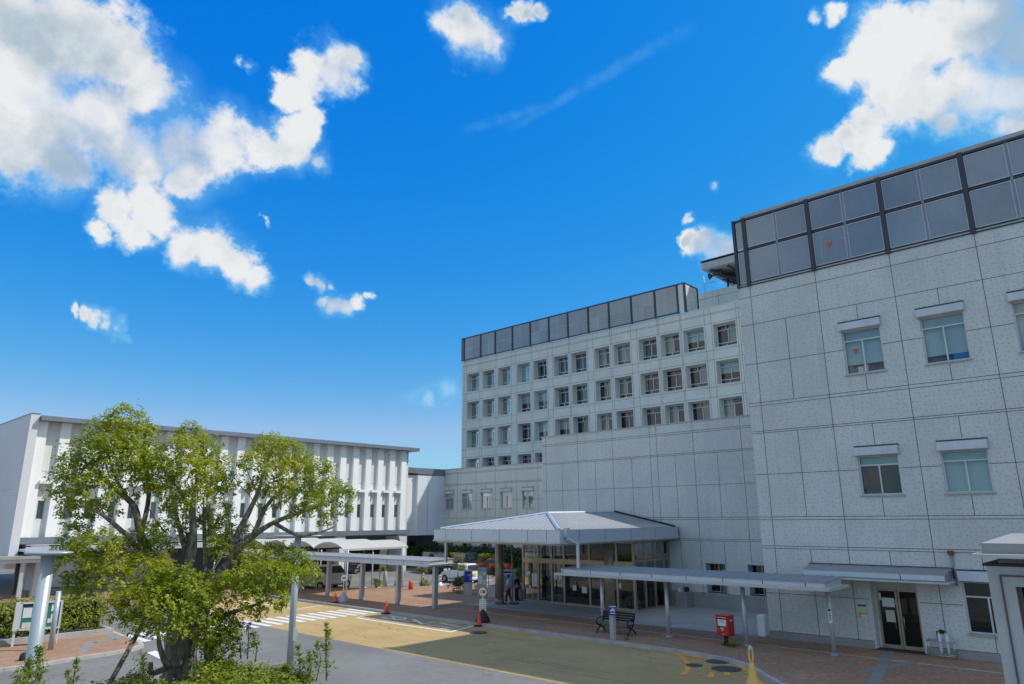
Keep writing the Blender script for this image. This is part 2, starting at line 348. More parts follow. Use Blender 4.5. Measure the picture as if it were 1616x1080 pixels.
# ------------------------------------------------------------------ mesh helpers
ORG = {}
class MB:
    def __init__(s): s.v = []; s.f = []; s.mi = []; s.k = 0; s.sm = []
    def add(s, vs, fs, smooth=False):
        b = len(s.v); s.v += [tuple(v) for v in vs]
        for f in fs: s.f.append([b+i for i in f]); s.mi.append(s.k); s.sm.append(smooth)
        return s
    def quad(s, *p): return s.add(p, [list(range(len(p)))])
    def box(s, x0, x1, y0, y1, z0, z1):
        x0, x1 = sorted((x0, x1)); y0, y1 = sorted((y0, y1)); z0, z1 = sorted((z0, z1))
        return s.add([(x0,y0,z0),(x1,y0,z0),(x1,y1,z0),(x0,y1,z0),(x0,y0,z1),(x1,y0,z1),(x1,y1,z1),(x0,y1,z1)],
                     [[3,2,1,0],[4,5,6,7],[0,1,5,4],[1,2,6,5],[2,3,7,6],[3,0,4,7]])
    def prism(s, poly, z0, z1):
        n = len(poly); a = sum(poly[i][0]*poly[(i+1)%n][1]-poly[(i+1)%n][0]*poly[i][1] for i in range(n))
        if a < 0: poly = poly[::-1]
        return s.add([(x,y,z0) for x,y in poly]+[(x,y,z1) for x,y in poly],
                     [list(range(n))[::-1], list(range(n,2*n))]+[[i,(i+1)%n,n+(i+1)%n,n+i] for i in range(n)])
    def sheet(s, poly, z):
        n = len(poly); a = sum(poly[i][0]*poly[(i+1)%n][1]-poly[(i+1)%n][0]*poly[i][1] for i in range(n))
        if a < 0: poly = poly[::-1]
        return s.add([(x,y,z) for x,y in poly], [list(range(n))])
    def tube(s, pts, rad, n=10, cap=True, smooth=True):
        pts = [Vector(p) for p in pts]
        if not hasattr(rad, '__len__'): rad = [rad]*len(pts)
        b = len(s.v); prev = None
        for i, p in enumerate(pts):
            d = (pts[min(i+1, len(pts)-1)]-pts[max(i-1, 0)]).normalized()
            if prev is None: a = d.orthogonal().normalized()
            else: a = (prev-d*prev.dot(d)).normalized()
            prev = a; c = d.cross(a)
            for k in range(n):
                t = 2*math.pi*k/n; s.v.append(tuple(p+(a*math.cos(t)+c*math.sin(t))*rad[i]))
        for i in range(len(pts)-1):
            for k in range(n):
                s.f.append([b+i*n+k, b+i*n+(k+1)%n, b+(i+1)*n+(k+1)%n, b+(i+1)*n+k]); s.mi.append(s.k); s.sm.append(smooth)
        if cap:
            s.f.append([b+k for k in range(n)][::-1]); s.mi.append(s.k); s.sm.append(False)
            e = b+(len(pts)-1)*n; s.f.append([e+k for k in range(n)]); s.mi.append(s.k); s.sm.append(False)
        return s
    def lathe(s, prof, c=(0,0,0), n=20, axis='z', smooth=True):
        """prof: list of (radius, height)"""
        b = len(s.v)
        for r, h in prof:
            for k in range(n):
                t = 2*math.pi*k/n; p = (r*math.cos(t), r*math.sin(t), h)
                if axis == 'y': p = (p[0], h, p[1])
                if axis == 'x': p = (h, p[0], p[1])
                s.v.append((p[0]+c[0], p[1]+c[1], p[2]+c[2]))
        for i in range(len(prof)-1):
            for k in range(n):
                s.f.append([b+i*n+k, b+i*n+(k+1)%n, b+(i+1)*n+(k+1)%n, b+(i+1)*n+k]); s.mi.append(s.k); s.sm.append(smooth)
        s.f.append([b+k for k in range(n)][::-1]); s.mi.append(s.k); s.sm.append(False)
        e = b+(len(prof)-1)*n; s.f.append([e+k for k in range(n)]); s.mi.append(s.k); s.sm.append(False)
        return s
    def build(s, name, mats, parent=None, bevel=0, normals=True):
        if isinstance(mats, str): mats = [mats]
        o0 = ORG.get(parent.name, Vector()) if parent else Vector()
        me = bpy.data.meshes.new(name)
        me.from_pydata([(x-o0.x, y-o0.y, z-o0.z) for x, y, z in s.v], [], s.f); me.update()
        for mname in mats: me.materials.append(MATS[mname])
        me.polygons.foreach_set('material_index', s.mi); me.polygons.foreach_set('use_smooth', s.sm)
        if normals:
            bm = bmesh.new(); bm.from_mesh(me); bmesh.ops.recalc_face_normals(bm, faces=bm.faces); bm.to_mesh(me); bm.free()
        o = bpy.data.objects.new(name, me); COL.objects.link(o)
        if parent: o.parent = parent; ORG[o.name] = o0
        if bevel:
            b = o.modifiers.new('bevel', 'BEVEL'); b.width = bevel; b.segments = 2; b.limit_method = 'ANGLE'; b.angle_limit = math.radians(40)
        return o
def tag(o, label, cat, group=None):
    o['label'] = label; o['category'] = cat
    if group: o['group'] = group
    elif 'group' in o: del o['group']
    return o
def thing(name, label, cat, loc=(0,0,0), group=None):
    o = bpy.data.objects.new(name, None); COL.objects.link(o); o.location = loc; o.empty_display_size = .3
    ORG[o.name] = Vector(loc); return tag(o, label, cat, group)
def solo(mb, name, mats, label, cat, group=None, bevel=0, loc=None):
    """a thing that is one mesh, its origin at its base"""
    if loc is not None:
        L = Vector(loc); mb.v = [(x-L.x, y-L.y, z-L.z) for x, y, z in mb.v]
    o = mb.build(name, mats, None, bevel)
    if loc is not None: o.location = loc
    return tag(o, label, cat, group)
def struct(mb, name, mats):
    o = mb.build(name, mats); o['kind'] = 'structure'; return o
def kids(o): return [c for c in bpy.data.objects if c.parent == o]
def dup(o, loc, label=None, rotz=None, parent=None):
    c = o.copy(); COL.objects.link(c)
    if parent is None:
        c.location = loc; ORG[c.name] = Vector(loc)
        if rotz is not None: c.rotation_euler = (0, 0, rotz)
        if label: c['label'] = label
    else: c.parent = parent
    for k in kids(o): dup(k, None, parent=c)
    return c
def WB(mb, ax, c, u0, u1, d0, d1, z0, z1):
    """box on a wall: ax 'x' = wall plane x=c seen from -x, 'y' = plane y=c seen from -y; d = depth into the wall"""
    if ax == 'x': mb.box(c+d0, c+d1, u0, u1, z0, z1)
    else: mb.box(u0, u1, c+d0, c+d1, z0, z1)
def WP(ax, c, u, d, z): return (c+d, u, z) if ax == 'x' else (u, c+d, z)
def facade(mb, ax, c, u0, u1, z0, z1, holes, depth, room=1.2):
    """front skin with openings, their reveals (slot 0) and the dark room behind (slot 1)"""
    us = sorted({u0, u1, *[h[0] for h in holes], *[h[1] for h in holes]}); zs = sorted({z0, z1, *[h[2] for h in holes], *[h[3] for h in holes]})
    us = [u for u in us if u0 <= u <= u1]; zs = [z for z in zs if z0 <= z <= z1]
    mb.k = 0
    for i in range(len(us)-1):
        for j in range(len(zs)-1):
            cu, cz = (us[i]+us[i+1])/2, (zs[j]+zs[j+1])/2
            if any(h[0] < cu < h[1] and h[2] < cz < h[3] for h in holes): continue
            mb.quad(*[WP(ax, c, u, 0, z) for u, z in ((us[i],zs[j]),(us[i+1],zs[j]),(us[i+1],zs[j+1]),(us[i],zs[j+1]))])
    for h in holes:
        a, b, p, q = h[:4]; dp = h[4] if len(h) > 4 else depth
        P = lambda u, d, z: WP(ax, c, u, d, z)
        for k, d0, d1 in ((0, 0, dp), (1, dp, dp+room)):
            mb.k = k
            mb.quad(P(a,d0,p), P(a,d0,q), P(a,d1,q), P(a,d1,p)); mb.quad(P(b,d0,p), P(b,d1,p), P(b,d1,q), P(b,d0,q))
            mb.quad(P(a,d0,p), P(a,d1,p), P(b,d1,p), P(b,d0,p)); mb.quad(P(a,d0,q), P(b,d0,q), P(b,d1,q), P(a,d1,q))
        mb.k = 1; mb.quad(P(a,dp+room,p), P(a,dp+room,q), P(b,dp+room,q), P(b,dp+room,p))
    mb.k = 0
def lines(mb, ax, c, hz, vt, w=.022, d=.004):
    """panel joints, proud by d: hz = (z, u0, u1), vt = (u, z0, z1); broken where they cross"""
    for z, a, b in hz: WB(mb, ax, c, a, b, -d, .01, z-w/2, z+w/2)
    for u, z0, z1 in vt:
        cuts = sorted(z for z, a, b in hz if a <= u <= b and z0 < z < z1)
        lo = z0
        for z in cuts+[None]:
            hi = z-w/2 if z is not None else z1
            if hi > lo: WB(mb, ax, c, u-w/2, u+w/2, -d, .01, lo, hi)
            if z is not None: lo = z+w/2
def window(par, ax, c, a, b, z0, z1, depth, col='window_white', t=.05, transom=None, mull=True, low=None, hood=None, sill=True, shade=None, glass='window_glass'):
    """shade: list of (fraction u0, u1, z-frac0, z-frac1, material)"""
    mb = MB(); D0, D1 = depth-.05, depth+.03
    WB(mb, ax, c, a, b, D0, D1, z0, z0+t); WB(mb, ax, c, a, b, D0, D1, z1-t, z1)
    WB(mb, ax, c, a, a+t, D0, D1, z0+t, z1-t); WB(mb, ax, c, b-t, b, D0, D1, z0+t, z1-t)
    lo, hi = z0+t, z1-t
    if transom: WB(mb, ax, c, a+t, b-t, D0+.005, D1, transom-t/2, transom+t/2); hi = transom-t/2
    if low: WB(mb, ax, c, a+t, b-t, D0+.005, D1, low-t/2, low+t/2); 
    mid = (a+b)/2
    if mull:
        WB(mb, ax, c, mid-t*.5, mid+t*.5, D0-.006, D1, (low+t/2) if low else lo, hi)
        if low: WB(mb, ax, c, b-.4*(b-a)-t*.4, b-.4*(b-a)+t*.4, D0, D1, lo, low-t/2); WB(mb, ax, c, b-.4*(b-a)-t*.4, b-.4*(b-a)+t*.4, D0, D1, transom+t/2, z1-t)
    w = mb.build('window', col, par)
    g = MB(); g.quad(*[WP(ax, c, u, depth+.012, z) for u, z in ((a+t*.5,z0+t*.5),(b-t*.5,z0+t*.5),(b-t*.5,z1-t*.5),(a+t*.5,z1-t*.5))]); g.build('pane', glass, w)
    for s in shade or []:
        e = MB(); u0, u1 = a+(b-a)*s[0], a+(b-a)*s[1]; p, q = z0+(z1-z0)*s[2], z0+(z1-z0)*s[3]
        if s[4].startswith('curtain'):
            n = max(4, int((u1-u0)/.07)); P = []
            for i in range(n+1): P.append((u0+(u1-u0)*i/n, depth+.16+(.03 if i % 2 else -.02)))
            for i in range(n): e.quad(*[WP(ax, c, u, d, z) for u, d, z in ((*P[i],p),(*P[i+1],p),(*P[i+1],q),(*P[i],q))])
            e.build('curtain', s[4], w)
        else:
            WB(e, ax, c, u0, u1, depth+.10, depth+.115, p, q); e.build('blind', s[4], w)
    if hood:
        h = MB(); zt = hood
        hp = [(-.03, zt), (-.17, zt-.05), (-.19, z1+.02), (-.03, z1-.02)]
        for i in range(4):
            j = (i+1) % 4; h.quad(*[WP(ax, c, u, d, z) for u, d, z in ((a-.06,*hp[i]),(b+.06,*hp[i]),(b+.06,*hp[j]),(a-.06,*hp[j]))])
        for u in (a-.06, b+.06): h.quad(*[WP(ax, c, u, d, z) for d, z in hp])
        h.build('blind_box', 'hood_metal', w)
        h = MB(); WB(h, ax, c, a-.08, b+.08, -.05, .02, zt, zt+.045); h.build('blind_box_cap', 'trim_black', w)
    if sill:
        h = MB(); WB(h, ax, c, a-.06, b+.06, -.07, depth-.05, z0-.05, z0); h.build('sill', 'window_grey', w)
    return w
def text(body, size, pos, xdir, ydir, name, matn, parent, ext=.002):
    cu = bpy.data.curves.new(name, 'FONT'); cu.body = body; cu.size = size; cu.extrude = ext; cu.align_x = 'CENTER'; cu.align_y = 'CENTER'
    o = bpy.data.objects.new(name, cu); COL.objects.link(o)
    dg = bpy.context.evaluated_depsgraph_get(); me = bpy.data.meshes.new_from_object(o.evaluated_get(dg)); bpy.data.objects.remove(o)
    me.materials.clear(); me.materials.append(MATS[matn])
    o = bpy.data.objects.new(name, me); COL.objects.link(o)
    x = Vector(xdir).normalized(); y = Vector(ydir).normalized(); z = x.cross(y); M = Matrix.Identity(4)
    for i in range(3): M[i][0] = x[i]; M[i][1] = y[i]; M[i][2] = z[i]
    p = Vector(pos) - (ORG.get(parent.name, Vector()) if parent else Vector())
    M.translation = p; o.parent = parent; o.matrix_local = M
    return o
# ------------------------------------------------------------------ ground, roads, pavements
g = MB(); g.sheet([(-900,-900),(1500,-900),(1500,1500),(-900,1500)], -.02); struct(g, 'ground', 'earth')
g = MB(); g.sheet([(-40,-60),(120,-60),(120,140),(-40,140)], 0); struct(g, 'asphalt_road', 'asphalt')
g = MB()
arc = [(25.15,15.2),(25.08,14.0),(24.85,12.66),(24.3,11.47),(23.2,10.5),(22.3,9.6),(21.6,8.4),(21.4,7)]
yel = [(18.36,7),(18.36,29.4),(18.42,34.5),(18.6,38.6),(18.8,47),(25.2,47)] + [(25.2,41)] + arc
g.sheet(yel, .004); struct(g, 'yellow_road', 'yellow_surfacing')
K = .12                                # pavement height
g = MB(); pave = arc[::-1] + [(25.2,41),(25.2,47),(18.8,47),(8,46.5),(4,50),(-20,56),(-20,75),(30,75),(31.5,50),(31.0,46.6),(33.4,43.3),(38.6,41.2),(39.2,36),(39.2,31.5),(37.4,31.5),(37.4,-12),(21.4,-12)]
g.prism([(x+.14 if (x, y) in arc else x, y) for x, y in pave], -.05, K); struct(g, 'brick_pavement', 'brick_paving')
g = MB()                               # kerb along the bus bay
kl = [(25.2,47.0),(25.2,41),(25.17,32)] + arc[:-1] + [(21.4,-12)]
for i in range(len(kl)-1):
    a, b = Vector(kl[i]), Vector(kl[i+1]); d = (b-a); L = d.length; d.normalize(); nn = Vector((-d.y, d.x)) if True else 0
    if nn.x < 0: nn = -nn
    k = max(1, int(L/.8)); ext = .03
    for j in range(k):
        p, q = a+d*(L*j/k+.006), a+d*(L*(j+1)/k-.006 + (ext if j == k-1 else 0))
        g.prism([tuple(p-nn*.02), tuple(q-nn*.02), tuple(q+nn*.15), tuple(p+nn*.15)], -.04, K+.006)
struct(g, 'pavement_kerb', 'kerb_stone')
g = MB(); g.sheet([(30.15,31.5),(29.75,27.7),(29.75,24.1),(29.75,19.6),(29.95,16.4),(30.05,13.3),(31,12.9),(37.35,12.9),(37.35,31.9),(34.2,31.6),(32.6,30.6)], K+.004); struct(g, 'entrance_apron', 'paving_slab')
g = MB()
for i in range(60):                    # drain channel with steel cover along the pavement
    y0 = 1+.55*i; g.box(28.12, 28.26, y0+.006, y0+.544, K-.05, K+.005)
struct(g, 'drain_channel', 'kerb_stone')
g = MB()
for y0, y1 in ((14.4, 32.0), (8.9, 13.6)):
    n = int((y1-y0)/.6)
    for i in range(n): g.box(26.35, 26.62, y0+(y1-y0)*i/n+.005, y0+(y1-y0)*(i+1)/n-.005, K-.03, K+.006)
for i in range(9): g.box(25.6+.3*i+.005, 25.9+.3*i-.005, 8.0-.1*i, 8.3-.1*i, K-.03, K+.006)
for i in range(16): g.box(24.0+.38*i+.005, 24.38+.38*i-.005, 7.25+.075*i, 7.6+.075*i, K-.03, K+.008)
struct(g, 'tactile_paving', 'tactile')
# painted markings
def strip(mb, p, q, w, z=.009):
    a, b = Vector(p[:2]), Vector(q[:2]); d = (b-a).normalized(); n = Vector((-d.y, d.x))*w/2
    mb.sheet([tuple(a-n), tuple(b-n), tuple(b+n), tuple(a+n)], z)
g = MB()
for i in range(20):
    x = 25.02-.628*i
    g.sheet([(x-.33, 33.15), (x, 33.15), (x, 35.85), (x-.33, 35.85)], .009)
g.sheet([(11.6,27.9),(12.0,28.3),(12.25,30.6),(11.85,30.4)], .009)
struct(g, 'crosswalk_markings', 'white_paint')
g = MB(); strip(g, (22.98,32.35), (23.02,24.95), .16); strip(g, (23.11,32.38), (25.1,32.42), .16, .0094); strip(g, (23.11,25.05), (25.1,25.6), .16, .0094)
def z9(x, y): p = gr(590+x/8.978, 955+y/8.978); return (p.x, p.y)
for k, (a, b, c, d, w) in enumerate(((110,175,200,197,.22),(120,168,195,166,.12),(200,150,445,185,.14),(450,185,430,212,.16),(430,214,210,196,.15),(262,168,300,212,.14),(205,183,390,196,.12),(370,230,570,240,.10),(555,205,690,272,.2),(705,270,875,240,.12),(745,286,1130,330,.12),(930,255,1220,315,.15),(950,340,1060,322,.16),(1000,345,1065,344,.16))):
    strip(g, z9(a, b), z9(c, d), w, .0086+.0004*(k % 4))
strip(g, (22.9,38.0), (25.1,38.6), .15); strip(g, (22.9,38.1), (22.9,45.5), .15, .0094)
struct(g, 'bus_bay_markings', 'white_paint')
g = MB()
oc = [(25.05,15.05),(24.76,14.3),(23.7,13.42),(22.8,12.92),(21.9,12.62)]
for i in range(len(oc)-1): strip(g, oc[i], oc[i+1], .2 if i else .12, .0088+.0004*(i % 2))
od = [(25.0,14.9),(24.92,13.05),(24.72,12.24),(24.0,11.35),(23.1,10.75),(22.3,10.1)]
for i in range(len(od)-1): strip(g, od[i], od[i+1], .16, .0096+.0004*(i % 2))
for k, (p, q, w) in enumerate((((24.45,13.95),(24.8,13.5),.07),((23.9,13.5),(24.35,13.1),.1),((23.75,12.8),(24.5,12.15),.09),((23.0,13.0),(23.2,12.65),.09),((22.0,12.6),(22.4,12.2),.09),((23.05,12.3),(23.5,11.6),.1),((22.95,12.1),(22.1,11.75),.18),((23.3,11.75),(22.75,11.5),.2),((22.1,12.05),(22.3,11.7),.08),((23.5,11.25),(23.75,10.95),.1),((22.9,11.0),(23.25,10.7),.1),((22.3,10.8),(22.7,10.3),.1),((21.3,12.7),(21.5,12.4),.1))):
    strip(g, p, q, w, .0104+.0003*(k % 3))
struct(g, 'orange_hatch_markings', 'orange_paint')
g = MB()
for i in range(4): strip(g, (29.6+1.1*i, 43.0), (31.2+1.1*i, 46.2), .35, .009)
strip(g, (29.4,42.8), (33.8,42.9), .14, .0096); strip(g, (34.5,46.4), (40.5,46.6), .14); strip(g, (38.7,43.0), (44,43.0), .5); strip(g, (40.8,40), (41.2,43), .14, .0096)
struct(g, 'parking_markings', 'white_paint')
for i, (x, y, r, lab) in enumerate(((23.68,23.91,.42,'round iron manhole cover beside the end of the white bus bay line'),(24.62,12.75,.42,'round iron manhole cover nearest the kerb inside the orange hatching'),(23.66,11.95,.5,'largest round manhole cover in the orange hatching beside the yellow post'),(23.5,13.07,.3,'small round manhole cover by the curved orange line'))):
    g = MB(); g.lathe([(r, .0), (r, .016), (r-.03, .02), (r-.05, .014)], (x, y, 0), 28); g.lathe([(r-.07, .0), (r-.07, .019)], (x, y, 0), 24)
    solo(g, 'manhole_cover', 'cover_iron', lab, 'manhole cover', 'manhole covers in the yellow road', loc=(x, y, 0))
g = MB()
for i in range(7): g.box(24.62, 25.02, 20.7+.09*i, 20.765+.09*i, .0, .014)
g.box(24.58, 24.62, 20.66, 21.34, 0, .016); g.box(25.02, 25.06, 20.66, 21.34, 0, .016)
solo(g, 'drain_grate', 'lamp_metal', 'square steel drain grate in the yellow road beside the kerb', 'drain', loc=(24.82,21,0))
# island with hedge on the left
g = MB(); isl = [(-12,30.3),(7.2,30.45),(8.5,30.5),(9.5,30.75),(10.5,30.85),(11.5,31.1),(12.2,31.7),(12.5,32.8),(12.6,35.6),(12.7,36.6),(12.6,39.5),(-12,40)]
g.prism(isl, -.05, K); struct(g, 'left_pavement', 'brick_paving')
g = MB(); kk = isl[:10]
for i in range(len(kk)-1):
    a, b = Vector(kk[i]), Vector(kk[i+1]); d = b-a; L = d.length; d.normalize(); nn = Vector((-d.y, d.x)); k = max(1, int(L/.8))
    for j in range(k):
        p, q = a+d*(L*j/k+.006), a+d*(L*(j+1)/k-.006); g.prism([tuple(p-nn*.02), tuple(q-nn*.02), tuple(q+nn*.16), tuple(p+nn*.16)], -.04, K+.006)
struct(g, 'left_kerb', 'kerb_stone')
g = MB()
for p, q in (((9.9,31.6),(11.0,33.9)),((11.0,33.9),(12.0,34.0)),((12.0,34.0),(12.1,35.6))): strip(g, p, q, .35, K+.004)
struct(g, 'left_paving_band', 'tactile')
# ------------------------------------------------------------------ right block of the hospital
X = 30.1; Y1 = 13.12; Y0 = -14.0; ZT = 15.46
B = thing('hospital_block', 'tall speckled tile block at right with two rows of hooded windows and grey roof screen', 'building', (X, 4, 0))
wins = []
for zt, zb in ((12.5, 10.66), (7.3, 5.8)):
    for yb in (8.84, 5.92, 2.93, -.1): wins.append((yb-1.48, yb, zb, zt))
wins[4:] = [(a, b, 5.8, 7.32) for a, b, _, _ in wins[4:]]
gwin = (4.45, 5.90, .98, 2.72); door = (7.38, 8.98, K, 2.62)
w = MB(); facade(w, 'x', X, Y0, Y1, 0, ZT, [(*h, .16) for h in wins]+[(*gwin, .16), (*door, .5)], .16)
w.k = 0
w.quad((X,Y1,0),(X+20,Y1,0),(X+20,Y1,ZT),(X,Y1,ZT)); w.quad((X,Y0,0),(X,Y0,ZT),(X+20,Y0,ZT),(X+20,Y0,0)); w.quad((X+20,Y0,0),(X+20,Y0,ZT),(X+20,Y1,ZT),(X+20,Y1,0))
w.quad((X,Y0,ZT),(X,Y1,ZT),(X+20,Y1,ZT),(X+20,Y0,ZT))
w.build('wall', ['speckled_tile', 'dark_interior'], B, normals=False)
j = MB(); VT = [12.56,9.61,6.63,3.66,.70,-2.26,-5.2,-8.2]
hz = []; low = 1.90
ops = [(*h[:2], h[2]-.1, h[3]+.45) for h in wins]+[(4.4,5.95,.9,3.1),(7.3,9.06,0,2.7)]
def cut(z, a=Y0, b=Y1):
    segs = [(a, b)]
    for o in ops:
        if o[2] < z < o[3]:
            n = []
            for s in segs:
                if o[1] <= s[0] or o[0] >= s[1]: n.append(s)
                else:
                    if s[0] < o[0]: n.append((s[0], o[0]))
                    if o[1] < s[1]: n.append((o[1], s[1]))
            segs = n
    return [(z, *s) for s in segs]
for z in (14.88,13.56,11.72,9.94,9.80,8.67,8.58,6.79,4.99,4.87,3.80,3.70,low,.40): hz += cut(z)
vt = []
def vcut(u, z0, z1):
    s = [(z0, z1)]
    for o in ops:
        if o[0] < u < o[1]:
            n = []
            for a, b in s:
                if o[3] <= a or o[2] >= b: n.append((a, b))
                else:
                    if a < o[2]: n.append((a, o[2]))
                    if o[3] < b: n.append((o[3], b))
            s = n
    return [(u, a, b) for a, b in s if b-a > .05]
for y in VT: vt += vcut(y, .40, ZT)
for i, y in enumerate(VT[:-1]):
    mid = (y+VT[i+1])/2
    for z0, z1 in ((9.94,13.56),(4.99,8.58),(.4,3.70)): vt += vcut(mid, z0, z1)
lines(j, 'x', X, hz, vt); lines(j, 'x', X, [(0.40, 7.0, 7.01)], [], .01)
j.build('panel_joints', 'joint', B)
p = MB()
for a, b in ((Y0,7.30),(9.06,Y1+.02)): p.box(X-.03, X-.001, a, b, 0, .385)
p.build('plinth', 'plinth_stone', B)
shades = [[(0,1,.22,.98,'blind_pale')],[(0,1,.17,.98,'blind_pale')],[(0,1,.02,.98,'blind_pale')],[(0,1,.1,.98,'blind_pale')],[(0,1,.74,.98,'blind_pale')],[(0,1,.02,.98,'blind_pale')],[(0,1,.3,.98,'blind_pale')],[(0,1,.3,.98,'blind_pale')]]
for i, (a, b, z0, z1) in enumerate(wins):
    wn = window(B, 'x', X, a, b, z0, z1, .14, transom=z1-.42*(z1-z0)/1.84-.02, hood=z1+.36, shade=shades[i])
    if i == 0:
        tr = MB(); cy, cz = b-.42, z0+.98; tr.add([(X+.142,cy-.11,cz+.08),(X+.142,cy+.11,cz+.08),(X+.142,cy,cz-.12),(X+.146,cy-.11,cz+.08),(X+.146,cy+.11,cz+.08),(X+.146,cy,cz-.12)], [[0,1,2],[5,4,3],[0,3,4,1],[1,4,5,2],[2,5,3,0]]); tr.build('triangle_mark', 'cone_red', wn)
        q = MB(); r = random.Random(3); u = a+.08
        for k, (cw, ch, m) in enumerate(((.3,.12,0),(.24,.2,0),(.16,.3,1),(.2,.26,1),(.12,.22,2),(.14,.3,2))):
            q.k = m; q.box(X+.22, X+.42, u, u+cw, z0+.05, z0+.05+ch); u += cw+.03
        q.build('shelf_clutter', ['trim_black', 'sign_white', 'sign_teal'], wn)
    if i == 1:
        q = MB(); q.box(X+.22, X+.5, a+.08, a+.58, z0+.05, z0+.3); q.k = 1; q.box(X+.22, X+.4, a+.64, a+1.3, z0+.05, z0+.2); q.build('shelf_clutter', ['crate_blue', 'trim_black'], wn)
window(B, 'x', X, *gwin, .14, transom=gwin[3]-.52, hood=gwin[3]+.36, col='window_white')
# roof screen
sc = MB(); z0s, z1s = 15.62, 18.78; xs = X+.02
yy = [Y1-.05, 12.56] + [y for y in VT[1:]]
for y in yy[1:]: sc.box(xs-.12, xs+.10, y-.09, y+.09, z0s-.22, z1s+.02)
sc.box(xs-.12, xs+.1, yy[0]-.06, yy[0]+.06, z0s-.22, z1s+.02)
for y in yy[1:-1]: pass
sc.box(xs-.06, xs+.08, Y0, Y1, z0s-.2, z0s-.06); sc.box(xs-.08, xs+.08, Y0, Y1, z1s-.1, z1s+.0); sc.box(xs-.03, xs+.06, Y0, Y1, 17.17, 17.25)
R = sc.build('screen_frame', 'screen_steel', B)
mb = MB()
for i in range(1, len(yy)-1): mid = (yy[i]+yy[i+1])/2; mb = MB(); mb.box(xs-.05, xs+.07, mid-.05, mid+.05, z0s-.06, z1s-.1); mb.build('mullion', 'eave_metal', B)
cnt = 0
for i in range(len(yy)-1):
    n = 1 if i == 0 else 2
    for q in range(n):
        a = yy[i]-.1-(yy[i]-yy[i+1]-.2)*(q+1)/n + (.04 if n == 2 and q == 0 else 0); b = yy[i]-.1-(yy[i]-yy[i+1]-.2)*q/n - (.04 if n == 2 and q == 1 else 0)
        for za, zb in ((z0s-.02, 17.13), (17.29, z1s-.14)):
            e = MB(); t = .035
            e.box(xs-.045, xs-.005, a, b, za, za+t); e.box(xs-.045, xs-.005, a, b, zb-t, zb); e.box(xs-.045, xs-.005, a, a+t, za+t, zb-t); e.box(xs-.045, xs-.005, b-t, b, za+t, zb-t)
            e.k = 1; e.box(xs-.032, xs-.012, a+t, b-t, za+t, zb-t)
            pn = e.build('screen_panel', ['screen_edge', 'screen_panel'], B); cnt += 1
            if i == 2 and q == 0 and za < 16:
                tr = MB(); cy, cz = (a+b)/2+.02, za+.82; tr.add([(xs-.06,cy-.13,cz+.1),(xs-.06,cy+.13,cz+.1),(xs-.06,cy,cz-.14),(xs-.034,cy-.13,cz+.1),(xs-.034,cy+.13,cz+.1),(xs-.034,cy,cz-.14)], [[0,1,2],[5,4,3],[0,3,4,1],[1,4,5,2],[2,5,3,0]]); tr.build('triangle_mark', 'cone_red', pn)
                tr = MB(); tr.box(xs-.05, xs-.034, a+.05, a+.09, za+.9, za+.98); tr.box(xs-.036, xs-.03, b-.32, b-.31, za+.1, zb-.1); tr.build('latch', 'screen_edge', pn)
e = MB(); e.box(X-.06, X+18, Y0, Y1+.04, ZT, ZT+.05); e.build('parapet_cap', 'slab', B)
e = MB(); e.box(X+.06, X+18, Y0, Y1-.35, z1s+.03, z1s+.22); e.box(X+.3, X+18, Y0, Y1-.6, ZT+.06, z1s+.03); e.build('roof_slab', 'slab', B)
# doorway
e = MB(); a, b, z0, z1 = door; d = .45
for y in (a, b-.08): e.box(X+d-.06, X+d+.06, y, y+.08, z0, 2.30)
e.box(X+d-.06, X+d+.06, a, b, 2.30, 2.38); e.box(X+d-.03, X+d+.03, a, b, 2.38, z1)
df = e.build('door_frame', 'cream_panel', B)
for k, (p0, p1) in enumerate(((a+.08, (a+b)/2-.01), ((a+b)/2+.01, b-.08))):
    e = MB()
    e.box(X+d-.03, X+d+.03, p0, p1, z0+.03, z0+.16); e.box(X+d-.03, X+d+.03, p0, p1, 2.2, 2.29); e.box(X+d-.03, X+d+.03, p0, p0+.07, z0+.16, 2.2); e.box(X+d-.03, X+d+.03, p1-.07, p1, z0+.16, 2.2)
    dd = e.build('door', 'bronze', B)
    e = MB(); e.quad((X+d,p0+.05,z0+.1),(X+d,p1-.05,z0+.1),(X+d,p1-.05,2.25),(X+d,p0+.05,2.25)); e.build('pane', 'door_glass', dd)
    yh = p1-.14 if k == 0 else p0+.14
    e = MB(); e.tube([(X+d-.03,yh,.85),(X+d-.09,yh,.88),(X+d-.09,yh,1.3),(X+d-.03,yh,1.33)], .014, 8); e.build('handle', 'steel', dd)
    if k == 1:
        e = MB(); e.box(X+d-.008, X+d-.004, p0+.12, p0+.55, 1.62, 1.95); e.k = 1; e.box(X+d-.008, X+d-.004, p0+.16, p0+.47, 1.08, 1.5); e.k = 0; e.box(X+d-.008, X+d-.004, p0-.0, p0+.09, 1.7, 1.9); e.box(X+d-.008, X+d-.004, p1-.14, p1-.07, 1.85, 2.12); e.build('notices', ['paper', 'paper_cream'], dd)
e = MB(); e.box(X-.12, X+d+.1, a-.05, b+.05, K-.02, K+.03); e.build('threshold', 'trim_black', B)
